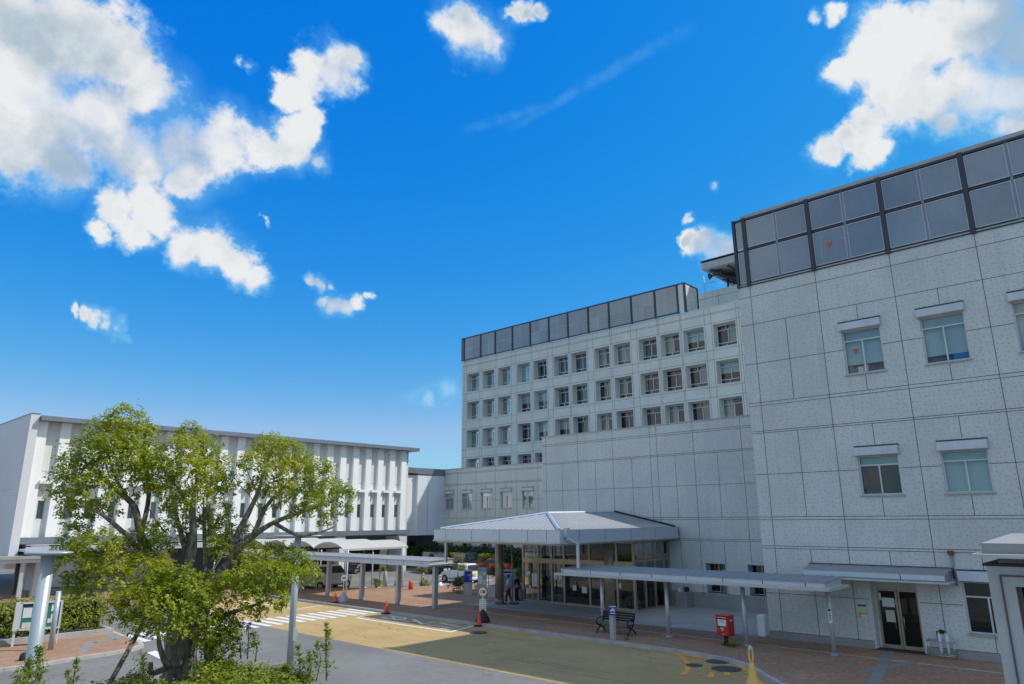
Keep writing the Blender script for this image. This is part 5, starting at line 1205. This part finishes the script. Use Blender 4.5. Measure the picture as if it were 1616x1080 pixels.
M, t, out = newmat('trim_glass'); finish(t, out, (.03,.045,.045), .04, 0, spec=.9)
car('silver_van', 'silver boxy minivan parked under the vaulted carport', 'car_silver', (31.15,47.55,0), .0, L=3.5, W=1.5, H=1.72, hood=1.02, ws0=1.12, ws1=.66, rr=-1.62, rb=-1.70, nose=.7, belt=1.06)
car('white_car', 'small white hatchback with its rear toward the porch beside the bollards', 'car_white', (40.85,43.4,0), math.pi/2-.02, L=3.35, W=1.47, H=1.5, ws0=.66, ws1=.12, rr=-1.42, rb=-1.64, nose=.62)
car('red_car', 'bright red car parked against the hedge behind the map board', 'car_red', (48.6,47.6,0), math.pi/2+.5, L=4.2, W=1.7, H=1.42, hood=.95, ws0=.85, ws1=.1, rr=-1.1, rb=-1.75, nose=.66, plate='sign_white')
car('black_van', 'black van parked by the hedge behind the canopy end', 'car_black', (46.4,52.6,0), -math.pi/2-.35, L=4.6, W=1.8, H=1.9, hood=1.1, ws0=1.45, ws1=.8, rr=-2.1, rb=-2.22, nose=.75, belt=1.15, plate='sign_white')
car('dark_car', 'dark car with tall rear parked against the hedge right of the black van', 'car_black', (50.2,52.0,0), -math.pi/2-.2, L=4.2, W=1.72, H=1.75, hood=1.05, ws0=1.25, ws1=.6, rr=-1.9, rb=-2.02, nose=.72, belt=1.1, plate='sign_white')
car('navy_car', 'dark blue car under the white building behind the carport posts', 'car_navy', (39.2,58.6,0), 0.0, L=4.3, W=1.72, H=1.5, hood=.98, ws0=.95, ws1=.2, rr=-1.4, rb=-1.9, nose=.68, plate='sign_white')
# ------------------------------------------------------------------ people
def skin_mesh(name, matn, parent, verts, edges, sub=2):
    me = bpy.data.meshes.new(name); me.from_pydata([v[:3] for v in verts], edges, []); me.materials.append(MATS[matn])
    o = bpy.data.objects.new(name, me); COL.objects.link(o); o.parent = parent
    sk = o.modifiers.new('skin', 'SKIN'); sk.use_smooth_shade = True
    for i, v in enumerate(verts):
        r = v[3] if isinstance(v[3], tuple) else (v[3], v[3])
        me.skin_vertices[0].data[i].radius = r; me.skin_vertices[0].data[i].use_root = (i == 0)
    o.modifiers.new('sub', 'SUBSURF').levels = sub; o.modifiers['sub'].render_levels = sub
    dg = bpy.context.evaluated_depsgraph_get(); nm = bpy.data.meshes.new_from_object(o.evaluated_get(dg)); o.modifiers.clear(); o.data = nm; nm.name = name
    return o
def skin_data(me):
    pass
def person(label, loc, rz, H, top, legs, shoe, stride=.16, arm=.1, bag=False):
    """faces +x in its own frame"""
    r = thing('person', label, 'person', (0,0,0)); k = H/1.7
    def V(x, y, z, a): return (x*k, y*k, z*k, tuple(q*k for q in a) if isinstance(a, tuple) else a*k)
    b = [V(0,0,.95,(.15,.11)), V(0,0,1.12,(.14,.10)), V(0,0,1.30,(.165,.11)), V(0,0,1.40,(.13,.09)), V(.01,0,1.47,.05), V(.02,0,1.53,.055), V(.03,0,1.60,(.075,.09)), V(.025,0,1.665,(.065,.075))]
    ed = [(0,1),(1,2),(2,3),(3,4),(4,5),(5,6),(6,7)]
    for s in (-1, 1):
        sg = s*arm; i = len(b)
        b += [V(0,s*.17,1.38,.055), V(sg*.5-.02,s*.215,1.12,.043), V(sg+.06,s*.22,.90,.034), V(sg+.08,s*.215,.84,(.02,.036)), V(sg+.11,s*.21,.765,(.012,.03))]
        ed += [(3,i),(i,i+1),(i+1,i+2),(i+2,i+3),(i+3,i+4)]
        for f in range(4):                                   # four fingers and a thumb
            j = len(b); b += [V(sg+.10+.022*(f-1.5),s*.21,.745,.0085), V(sg+.115+.022*(f-1.5),s*.20,.70+.006*abs(f-1.5),.007), V(sg+.12+.02*(f-1.5),s*.185,.672+.008*abs(f-1.5),.006)]; ed += [(i+4,j),(j,j+1),(j+1,j+2)]
        j = len(b); b += [V(sg+.13,s*.20,.80,.009), V(sg+.155,s*.185,.765,.007)]; ed += [(i+3,j),(j,j+1)]
        i = len(b); st = s*stride
        b += [V(st*.3,s*.09,.82,.09), V(st*.55+.02,s*.095,.49,.06), V(st-.03,s*.1,.14,.043), V(st-.03,s*.1,.06,.045), V(st+.12,s*.105,.035,(.035,.05))]
        ed += [(0,i),(i,i+1),(i+1,i+2),(i+2,i+3),(i+3,i+4)]
    skin_mesh('body', 'skin', r, b, ed)
    c = [V(0,0,.92,(.175,.135)), V(0,0,1.12,(.165,.125)), V(0,0,1.30,(.185,.132)), V(0,0,1.41,(.135,.10)), V(.005,0,1.445,(.07,.07))]; ce = [(0,1),(1,2),(2,3),(3,4)]
    for s in (-1, 1): i = len(c); c += [V(0,s*.175,1.385,.075), V(s*arm*.5-.02,s*.22,1.14,.066)]; ce += [(3,i),(i,i+1)]
    skin_mesh('top', top, r, c, ce)
    c = [V(0,0,.98,(.165,.125)), V(0,0,.88,(.165,.13))]; ce = [(0,1)]
    for s in (-1, 1): i = len(c); st = s*stride; c += [V(st*.3,s*.092,.80,.105), V(st*.55+.02,s*.096,.49,.082), V(st-.03,s*.1,.13,.07)]; ce += [(1,i),(i,i+1),(i+1,i+2)]
    skin_mesh('trousers', legs, r, c, ce)
    for s in (-1, 1): st = s*stride; skin_mesh('shoe', shoe, r, [V(st-.06,s*.1,.05,.052), V(st+.04,s*.102,.045,.05), V(st+.15,s*.106,.035,(.04,.052))], [(0,1),(1,2)])
    skin_mesh('hair', 'hair', r, [V(-.02,0,1.55,(.06,.075)), V(-.02,0,1.63,(.09,.10)), V(.0,0,1.70,(.07,.075)), V(.05,0,1.715,(.04,.06))], [(0,1),(1,2),(2,3)])
    e = MB()
    for s in (-1, 1): e.lathe([(.006,0),(.013,.006),(.006,.012)], (0,0,0), 8); 
    P = [(x*.9, y, z) for x, y, z in e.v]; e.v = []
    n = len(P)//2
    for q, s in enumerate((-1, 1)):
        for x, y, z in P[q*n:(q+1)*n]: e.v.append(((.098+z)*k, (s*.032+x)*k, (1.605+y)*k))
    e.build('eyes', 'cloth_black', r)
    e = MB(); e.add([(.10*k,0,1.6*k),(.105*k,-.016*k,1.565*k),(.105*k,.016*k,1.565*k),(.128*k,0,1.568*k)], [[0,1,3],[0,3,2],[1,2,3],[0,2,1]]); e.build('nose', 'skin', r)
    e = MB(); e.box(.098*k,.106*k,-.024*k,.024*k,1.533*k,1.541*k); e.build('mouth', 'trousers_maroon', r)
    for s in (-1, 1): skin_mesh('ear', 'skin', r, [V(.02,s*.084,1.61,.014), V(.015,s*.092,1.585,.011)], [(0,1)])
    r.location = loc; r.rotation_euler = (0,0,rz); return r
person('person with dark hair in a white top and maroon trousers walking past the brown column', (31.75,29.55,K), 2.3, 1.63, 'shirt_white', 'trousers_maroon', 'cloth_black')
person('person dressed in black half hidden behind the slim post', (32.1,29.2,K), 2.5, 1.70, 'cloth_black', 'cloth_black', 'cloth_black', stride=.1)
person('person in dark jacket and jeans standing behind the entrance glass', (34.6,29.2,K), 3.6, 1.68, 'cloth_black', 'cloth_navy', 'cloth_black', stride=.04)
# ------------------------------------------------------------------ foliage
import numpy as np
RNG = np.random.default_rng(5)
def leaf_mesh(name, cen, nrm, size, matn, parent=None, ratio=.5, stuff=None):
    """one small folded leaf per centre; each is an island of its own"""
    N = len(cen); cen = np.asarray(cen, float); nrm = np.asarray(nrm, float)+RNG.normal(0,.42,(N,3)); nrm /= np.linalg.norm(nrm,axis=1,keepdims=True)+1e-9
    a = RNG.normal(0,1,(N,3)); a -= nrm*(a*nrm).sum(1,keepdims=True); a /= np.linalg.norm(a,axis=1,keepdims=True)+1e-9; b = np.cross(nrm, a)
    s = (size*RNG.uniform(.65,1.25,N))[:,None]
    v = np.stack([cen-a*s*.5, cen+b*s*ratio*.5-a*s*.05+nrm*s*.08, cen+a*s*.55, cen-b*s*ratio*.5-a*s*.05+nrm*s*.08],1).reshape(-1,3)
    if parent is not None: v = v-np.array(ORG.get(parent.name, Vector()))
    me = bpy.data.meshes.new(name); me.vertices.add(4*N); me.vertices.foreach_set('co', v.ravel()); me.loops.add(4*N); me.polygons.add(N)
    me.loops.foreach_set('vertex_index', np.arange(4*N)); me.polygons.foreach_set('loop_start', np.arange(N)*4); me.update(calc_edges=True)
    me.materials.append(MATS[matn]); o = bpy.data.objects.new(name, me); COL.objects.link(o)
    if parent is not None: o.parent = parent
    return o
def clump_pts(c, r, dens, squash=.8, sprig=.15, per=14):
    """leaf centres gathered in sprigs round the shell of a clump"""
    ns = max(3, int(dens*r*r)); d = RNG.normal(0,1,(ns,3)); d /= np.linalg.norm(d,axis=1,keepdims=True)
    d[:,2] = np.where((d[:,2] < -.35) & (RNG.random(ns) < .6), -d[:,2], d[:,2])
    rad = r*(RNG.uniform(.25,1,ns)**.45)*RNG.uniform(.82,1.1,ns); p = d*rad[:,None]; p[:,2] *= squash; p += np.array(c)
    L = np.repeat(p, per, 0)+RNG.normal(0,sprig*.55,(ns*per,3)); n = np.repeat(d, per, 0)*.6+np.array([0,0,.75]); return L, n
# big camphor tree
TD = 18.0
tb = at(285, 1080, TD); TB = Vector((tb.x, tb.y, .3))
tree = thing('camphor_tree', 'big pruned broadleaf tree with rounded leaf clumps and a thick forked trunk', 'tree', TB)
tr = MB(); D0 = math.hypot(tb.x, tb.y)
def limb(pts, n=9):
    P = [at(x, y, TD+o) for x, y, o, r in pts]; rr = [q[3]*(.8 if q[3] < .2 else 1) for q in pts]
    Q, R = [], []
    for i in range(len(P)-1):                                # smooth the polyline
        p0, p1, p2, p3 = P[max(i-1,0)], P[i], P[i+1], P[min(i+2,len(P)-1)]
        for k in range(4):
            t = k/4; Q.append(.5*((2*p1)+(p2-p0)*t+(2*p0-5*p1+4*p2-p3)*t*t+(3*p1-p0-3*p2+p3)*t**3)); R.append((rr[i]+(rr[i+1]-rr[i])*t)*random.uniform(.95,1.06))
    Q.append(P[-1]); R.append(rr[-1]); tr.tube(Q, R, n)
limb([(268,1190,0,.55),(276,1110,0,.42),(283,1060,0,.355),(286,1020,0,.335),(290,985,0,.345),(296,960,0,.31)], 16)
limb([(288,985,0,.24),(272,940,.1,.2),(258,905,.2,.16),(240,880,.2,.13),(222,845,.3,.11),(212,800,.3,.09),(185,775,.2,.06),(150,745,0,.045),(120,715,0,.03)])
limb([(240,880,.2,.10),(205,850,-.3,.07),(165,815,-.6,.05),(135,800,-.7,.03)])
limb([(222,845,.3,.07),(235,780,.6,.06),(225,720,.7,.05),(205,680,.5,.03)]); limb([(212,800,.3,.05),(185,760,.4,.04),(172,720,.4,.03),(165,690,.3,.02)])
limb([(292,975,0,.26),(298,920,0,.19),(301,880,-.1,.145),(305,845,-.1,.11),(304,800,0,.08),(312,755,.1,.06),(318,715,.1,.05),(316,690,.1,.03)])
limb([(301,895,-.1,.10),(285,840,.6,.07),(275,800,.9,.055),(268,760,1.0,.05)]); limb([(304,815,0,.07),(285,775,-.5,.05),(262,745,-.8,.03),(250,720,-.8,.02)])
limb([(300,965,0,.26),(322,940,-.1,.25),(345,915,-.2,.2),(362,890,-.2,.16),(376,865,-.2,.12),(400,845,-.1,.09),(432,825,0,.07),(465,812,.1,.06),(500,800,.2,.04),(528,790,.2,.02)])
limb([(366,885,-.2,.12),(372,850,.2,.10),(392,810,.4,.08),(408,775,.5,.06),(418,740,.5,.04),(430,705,.5,.025)]); limb([(400,845,-.1,.08),(420,800,-.4,.06),(452,765,-.5,.045),(480,735,-.5,.03)])
limb([(432,825,0,.06),(470,845,-.3,.05),(505,840,-.4,.03),(530,830,-.4,.02)]); limb([(366,890,-.2,.10),(395,890,-.6,.06),(430,895,-.8,.05),(462,912,-.9,.03)])
limb([(322,985,-.2,.12),(345,975,-.7,.07),(372,965,-1.0,.055),(400,956,-1.1,.04),(420,948,-1.1,.025)]); limb([(300,1000,-.3,.10),(330,1000,-.9,.06),(352,1005,-1.0,.04)])
limb([(285,1045,-.3,.12),(264,1048,-.5,.09),(252,1020,-.6,.06),(250,1000,-.6,.05),(243,975,-.6,.05),(247,955,-.6,.04)]); limb([(262,1055,-.4,.08),(240,1062,-.6,.07),(238,1045,-.6,.05)])
limb([(272,935,-.2,.10),(245,920,-.6,.07),(205,922,-.9,.05),(170,918,-1,.04),(140,905,-1,.025)]); limb([(258,905,0,.08),(225,875,-.5,.05),(195,870,-.7,.04),(165,880,-.8,.025)])
for _ in range(46):                                          # bare twigs
    x, y = random.choice([(190,770),(240,760),(310,780),(420,790),(460,800),(380,840),(150,800),(440,760),(230,840)]); x += random.uniform(-30,30); y += random.uniform(-30,30); o = random.uniform(-.8,.8); a = random.uniform(-2.6,-.4); l = random.uniform(20,55)
    limb([(x,y,o,.022),(x+l*.5*math.cos(a),y+l*.5*math.sin(a)+4,o+random.uniform(-.2,.2),.015),(x+l*math.cos(a),y+l*math.sin(a),o+random.uniform(-.4,.4),.007)], 5)
tr.build('trunk', 'bark', tree)
lobes = [(195,668,34,0),(165,690,34,.4),(218,690,32,-.3),(150,722,42,-.2),(120,745,34,.3),(110,775,30,-.3),(122,810,28,.2),(190,722,42,-.7),(228,728,34,.6),(205,760,36,.2),(250,745,34,-.6),(255,772,28,.5),(145,775,32,-.8),(165,805,22,.5),
  (300,688,26,.1),(285,715,32,-.4),(322,712,30,.4),(300,750,38,-.7),(340,745,36,0),(335,775,26,.6),(305,790,26,-.8),(270,795,22,-.5),(355,765,22,-.4),(285,825,22,.6),(320,830,26,.4),(350,810,22,.8),
  (425,708,32,.2),(402,735,28,-.5),(450,715,30,-.4),(470,738,36,.4),(500,755,36,-.2),(520,778,30,.5),(540,782,22,-.2),(545,805,16,.2),(480,780,34,.8),(445,750,32,-.8),(430,785,24,-.6),(500,800,26,-.5),(515,822,16,.2),(465,815,16,-.3),(405,770,20,.7),
  (120,850,24,.4),(110,885,30,-.2),(135,915,30,.3),(150,870,34,-.9),(185,885,38,-.3),(175,915,28,-1),(215,868,36,.3),(228,900,30,-.8),(255,865,24,.8),(115,925,18,.3),(245,840,22,-.6),
  (245,925,34,-1.3),(275,918,30,-1.5),(215,952,30,-1.4),(250,965,42,-1.6),(295,945,36,-1.5),(310,970,30,-1.4),(225,985,24,-1.3),(270,985,30,-1.7),(180,955,18,-1.2),(190,975,12,-1.2),
  (345,840,24,.3),(375,850,28,.8),(345,865,22,-.7),(405,880,28,-.5),(435,880,32,.2),(465,890,28,-.4),(488,905,22,.3),(455,915,26,-1),(425,915,32,-1.2),(390,915,32,-1),(365,925,28,-1.2),(345,940,24,-1),(395,940,26,-1.4),(430,945,22,-1.2),(405,965,14,-1.2),(445,960,10,-1.2),(330,915,18,.8),
  (345,995,32,-1.2),(328,1005,22,-1.3),(355,1020,22,-1.1),(338,1030,18,-1.2),(362,985,20,-1)]
PT, NM = [], []
for x, y, rp, o in lobes:
    c = at(x, y, TD+o); r = rp/60.8*1.0
    L, n = clump_pts(c, r, 310, .85, .075, 14); PT.append(L); NM.append(n)
leaf_mesh('crown', np.concatenate(PT), np.concatenate(NM), .072, 'camphor_leaf', tree, .55)
for (p, q, rr, lb) in (((226,984,-.3),(150,1120,-1.0),.05,'slanting grey wooden stake propping the tree on its left'),((322,800,.1),(326,1130,.0),.045,'upright grey wooden stake tied along the middle of the tree'),((330,1015,-.9),(342,1130,-1.2),.055,'short upright wooden stake right of the tree trunk'),((296,840,.5),(312,1120,.5),.04,'slim stake leaning behind the main trunk')):
    a, b = at(p[0],p[1],TD+p[2]), at(q[0],q[1],TD+q[2]); e = MB(); e.tube([a, b], rr, 8); solo(e, 'tree_stake', 'stake_wood', lb, 'stake', 'wooden stakes round the tree', loc=tuple(b))
# planting bed and low shrubs in front
g = MB(); g.prism([tuple(at(x, 1000, D)[:2]) for x, D in ((-260,19.2),(130,19.4),(420,19.8),(560,19.4),(640,17.5),(640,13),(-260,13))], -.05, .3); struct(g, 'planting_bed', 'soil')
def bush(name, label, cat, pts, nrm, size, matn, ratio=.55, group=None, loc=None, stems=None):
    P = np.concatenate(pts); c = P.mean(0); lo = Vector((c[0], c[1], P[:,2].min())) if loc is None else Vector(loc)
    r = thing(name, label, cat, lo, group); leaf_mesh('foliage', P, np.concatenate(nrm), size, matn, r, ratio)
    if stems:
        e = MB(); [e.tube(s[0], s[1], 6) for s in stems]; e.build('stems', 'bark', r)
    return r
PT, NM, ST = [], [], []
for i in range(150):
    x = random.uniform(150, 575); D = random.uniform(14.6, 17.3)
    prof = 1075-46*math.exp(-((x-335)/70)**2)-30*math.exp(-((x-455)/60)**2)-22*math.exp(-((x-240)/60)**2) + max(0, (x-500)*.25)
    y = prof+random.uniform(0, 14)+(17.3-D)*16
    c = at(x, y, D); 
    if c.z < .35 or (228 < x < 318 and y < 1078): continue
    r = random.uniform(.2,.38); L, n = clump_pts((c.x,c.y,c.z-r*.8), r, 420, .9, .1, 10); PT.append(L); NM.append(n); ST.append(([(c.x,c.y,.25),(c.x+.05,c.y,c.z-r)], [.015,.008]))
bush('low_shrubs', 'bright green clipped shrub bank along the bottom edge below the tree', 'shrubs', PT, NM, .085, 'hedge_leaf', stems=ST)
def weed(x, ytop, ybot, D, label, bushy=1.0, matn='weed_leaf'):
    t, b = at(x, ytop, D), at(x+random.uniform(-6,6), ybot, D); r = thing('tall_weed', label, 'weed', (b.x,b.y,b.z), 'tall weeds in the planting bed')
    e = MB(); mid = (t+b)/2+Vector((random.uniform(-.08,.08),random.uniform(-.08,.08),0)); e.tube([b, mid, t], [.014,.011,.004], 6); e.build('stem', 'bark', r)
    P, N = [], []; n = int(26*bushy*(t-b).length)+6
    for i in range(n):                                           # thin side shoots, each with a row of narrow leaves
        q = random.random()**.75; p = b+(t-b)*q; a = random.uniform(0,6.28); L = (.30*(1-q)+.07)*random.uniform(.4,1.1); el = random.uniform(.2,.9)
        d = Vector((math.cos(a)*math.cos(el), math.sin(a)*math.cos(el), math.sin(el)))
        for k in range(5): w = p+d*L*(k+.6)/5-Vector((0,0,.10*L*(k/5)**2)); P.append(tuple(w+Vector((random.gauss(0,.012),random.gauss(0,.012),random.gauss(0,.012))))); N.append((random.gauss(0,.5),random.gauss(0,.5),.6))
    leaf_mesh('leaves', P, N, .10, matn, r, .2)
for a in ((515,985,1075,16.6,'tallest feathery weed standing right of the shrub bank',2.4),(502,1012,1075,16.4,'feathery weed just left of the tallest one',1.8),(392,985,1040,16.9,'thin dark weed against the grey road left of the lamp post',.8),(374,992,1040,16.9,'thin dark weed nearest the drooping tree clump',.8),(400,1000,1045,16.7,'leafy weed before the grey road, right of the thin dark ones',1.3),(470,1022,1070,16.5,'leafy weed at the foot of the lamp post',2.2),(488,1030,1075,16.3,'short leafy weed right of the lamp post foot',2.0),(120,1042,1110,15.6,'single upright weed left of the slanting stake',1.2),(108,1060,1110,15.4,'short weed beside the single upright weed',1.0),(62,1022,1110,14.6,'bushy bamboo like weed in front of the thick lamp post',3.0),(45,1040,1120,14.4,'bamboo like weed at the left foot of the thick lamp post',3.0),(30,1055,1120,14.2,'lowest weed in the bottom left corner',2.4),(310,1045,1090,15.5,'long bladed weed below the tree trunk',1.5),(222,1028,1080,16.0,'leafy weed right of the slanting stake',1.6)):
    weed(*a[:5], a[5])
def fill_box(corner, ux, uy, lx, ly, z0, z1, dens, sprig=.11, per=9):
    """leaf centres over the skin of a clipped hedge"""
    n = int(dens*(lx*ly+2*(lx+ly)*(z1-z0))); P = np.empty((n,3)); Nn = np.empty((n,3)); c = np.array(corner); ux = np.array(ux); uy = np.array(uy)
    k = RNG.random(n); A = lx*ly/(lx*ly+2*(lx+ly)*(z1-z0)); a, b, h = RNG.random(n), RNG.random(n), RNG.random(n)
    side = RNG.integers(0,4,n); pr_ = np.array([ly,ly,lx,lx]); side = RNG.choice(4, n, p=pr_/pr_.sum())
    for i in range(n):
        if k[i] < A: u, v, z, nn = a[i]*lx, b[i]*ly, z1, (0,0,1)
        else:
            z = z0+(z1-z0)*h[i]; s = side[i]
            u, v, nn = ((0,b[i]*ly,-ux),(lx,b[i]*ly,ux),(a[i]*lx,0,-uy),(a[i]*lx,ly,uy))[s]
        P[i,:2] = c[:2]+ux[:2]*u+uy[:2]*v; P[i,2] = z; Nn[i] = nn
    wob = np.sin(P[:,0:1]*2.1+P[:,1:2]*1.7)*.09+np.sin(P[:,0:1]*5.3-P[:,2:3]*4)*.05; P = P+Nn*wob
    return np.repeat(P,per,0)+RNG.normal(0,sprig,(n*per,3)), np.repeat(Nn,per,0)*.7+np.array([0,0,.5])
def hedge(label, p, q, wid, z0, z1, matn, dens, size, core='soil', cat='hedge'):
    p, q = Vector(p), Vector(q); d = q-p; L = d.length; d.normalize(); n = Vector((-d.y, d.x))*(1 if wid > 0 else -1); wid = abs(wid); r = thing('hedge', label, cat, (*((p+q)/2), z0))
    P, N = fill_box((*p, 0), (*d,0), (*n,0), L, wid, z0+.08, z1, dens); leaf_mesh('foliage', P, N, size, matn, r, .6)
    e = MB(); i = .14; c = [p+d*i+n*i, q-d*i+n*i, q-d*i+n*(wid-i), p+d*i+n*(wid-i)]; e.prism([tuple(v) for v in c], z0, z1-i); e.build('inner_core', 'dark_core', r); return r  # opaque dark green box filling the hedge behind its leaves
mat('dark_core', (.018,.026,.010), .95, var=.4, scale=4)
hedge('sunlit green hedge behind the notice board on the left pavement', (5.2,36.25), (12.3,36.9), 1.3, .32, 1.55, 'hedge_leaf', 46, .11)
hedge('rounded yellow green shrub block at the left edge of the frame', (-3,35.6), (5.6,36.2), 1.4, .32, 1.6, 'hedge_leaf', 24, .11)
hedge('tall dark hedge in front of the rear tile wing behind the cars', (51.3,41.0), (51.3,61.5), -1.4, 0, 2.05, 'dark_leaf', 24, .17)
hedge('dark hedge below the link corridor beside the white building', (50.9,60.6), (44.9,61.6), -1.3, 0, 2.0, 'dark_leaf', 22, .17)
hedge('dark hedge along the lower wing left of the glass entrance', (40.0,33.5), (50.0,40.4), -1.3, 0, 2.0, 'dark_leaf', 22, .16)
e = MB(); e.box(4.5,12.45,35.9,36.1,K,.34); e.box(12.25,12.45,36.1,38.4,K,.34); e.box(-6,4.5,35.2,35.4,K,.34)
solo(e, 'hedge_kerb', 'concrete', 'low concrete edging along the foot of the sunlit hedge', 'kerb wall', loc=(8,36,K))
def shrub(label, x, y, z, r, h, matn='dark_leaf', size=.1, dens=150, n=7, cat='shrub'):
    P, N, S_ = [], [], []
    for k in range(n):
        a = random.uniform(0,6.28); q = random.uniform(0,.6)*r; c = (x+q*math.cos(a), y+q*math.sin(a), z+h*random.uniform(.3,.85)); L, m_ = clump_pts(c, r*random.uniform(.4,.6), dens, .95, .1, 9); P.append(L); N.append(m_); S_.append(([(x,y,z),((x+c[0])/2,(y+c[1])/2,z+.1),c],[.02,.015,.006]))
    return bush('shrub', label, cat, P, N, size, matn, loc=(x,y,z), stems=S_)
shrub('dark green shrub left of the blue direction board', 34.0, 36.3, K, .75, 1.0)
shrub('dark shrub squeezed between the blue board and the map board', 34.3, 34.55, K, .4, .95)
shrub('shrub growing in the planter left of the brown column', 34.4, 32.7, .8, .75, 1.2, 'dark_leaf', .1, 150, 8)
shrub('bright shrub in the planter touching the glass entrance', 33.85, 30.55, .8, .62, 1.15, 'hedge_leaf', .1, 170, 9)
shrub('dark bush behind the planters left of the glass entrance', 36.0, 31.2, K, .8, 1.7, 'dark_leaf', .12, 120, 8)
shrub('low green shrub at the foot of the concrete bollard', 33.0, 44.0, K, .55, .55, 'hedge_leaf', .09, 170)
shrub('yellow green ground plant right of the concrete bollard', 34.4, 43.3, K, .45, .3, 'weed_leaf', .09, 170, 5)
shrub('yellow green ground plant at the foot of the middle sapling', 36.5, 42.7, .01, .7, .32, 'weed_leaf', .09, 150, 6)
shrub('low grassy plant below the sapling by the white car', 38.4, 40.9, K, .55, .25, 'weed_leaf', .09, 140, 5)
shrub('small weed tuft at the base of the kerbside pillar', 25.75, 17.3, K, .16, .1, 'weed_leaf', .05, 500, 4)
shrub('small weed tuft at the base of the post box', 27.1, 13.3, K, .3, .12, 'hedge_leaf', .05, 420, 5)
def sapling(label, x, y, z, h, r, n=9):
    t = thing('young_tree', label, 'tree', (x,y,z), 'young trees at the car park edge'); e = MB(); P, N = [], []
    e.tube([(x,y,z),(x+.04,y,z+h*.5),(x,y+.03,z+h*.95)], [.03,.022,.008], 7)
    for k in range(n):
        a = random.uniform(0,6.28); q = r*random.uniform(.25,1); c = (x+q*math.cos(a), y+q*math.sin(a), z+h*random.uniform(.5,1)); e.tube([(x+.02,y,c[2]-.3),(x+q*.5*math.cos(a),y+q*.5*math.sin(a),c[2]-.12),c], [.012,.009,.004], 5)
        L, m_ = clump_pts(c, r*random.uniform(.22,.38), 500, .6, .07, 8); P.append(L); N.append(m_)
    e.build('trunk', 'bark', t); leaf_mesh('crown', np.concatenate(P), np.concatenate(N), .09, 'sapling_leaf', t, .5)
sapling('young tree with yellow green leaves by the concrete bollard', 33.5, 44.4, K, 2.15, .7)
sapling('young tree with yellow green leaves behind the walkway canopy end', 36.4, 43.0, .0, 1.9, .7)
sapling('young tree with yellow leaves in front of the white car', 38.5, 41.2, K, 2.25, .6)
sapling('young tree with the brightest yellow leaves in front of the red car', 36.6, 36.0, K, 2.4, .9, 12)
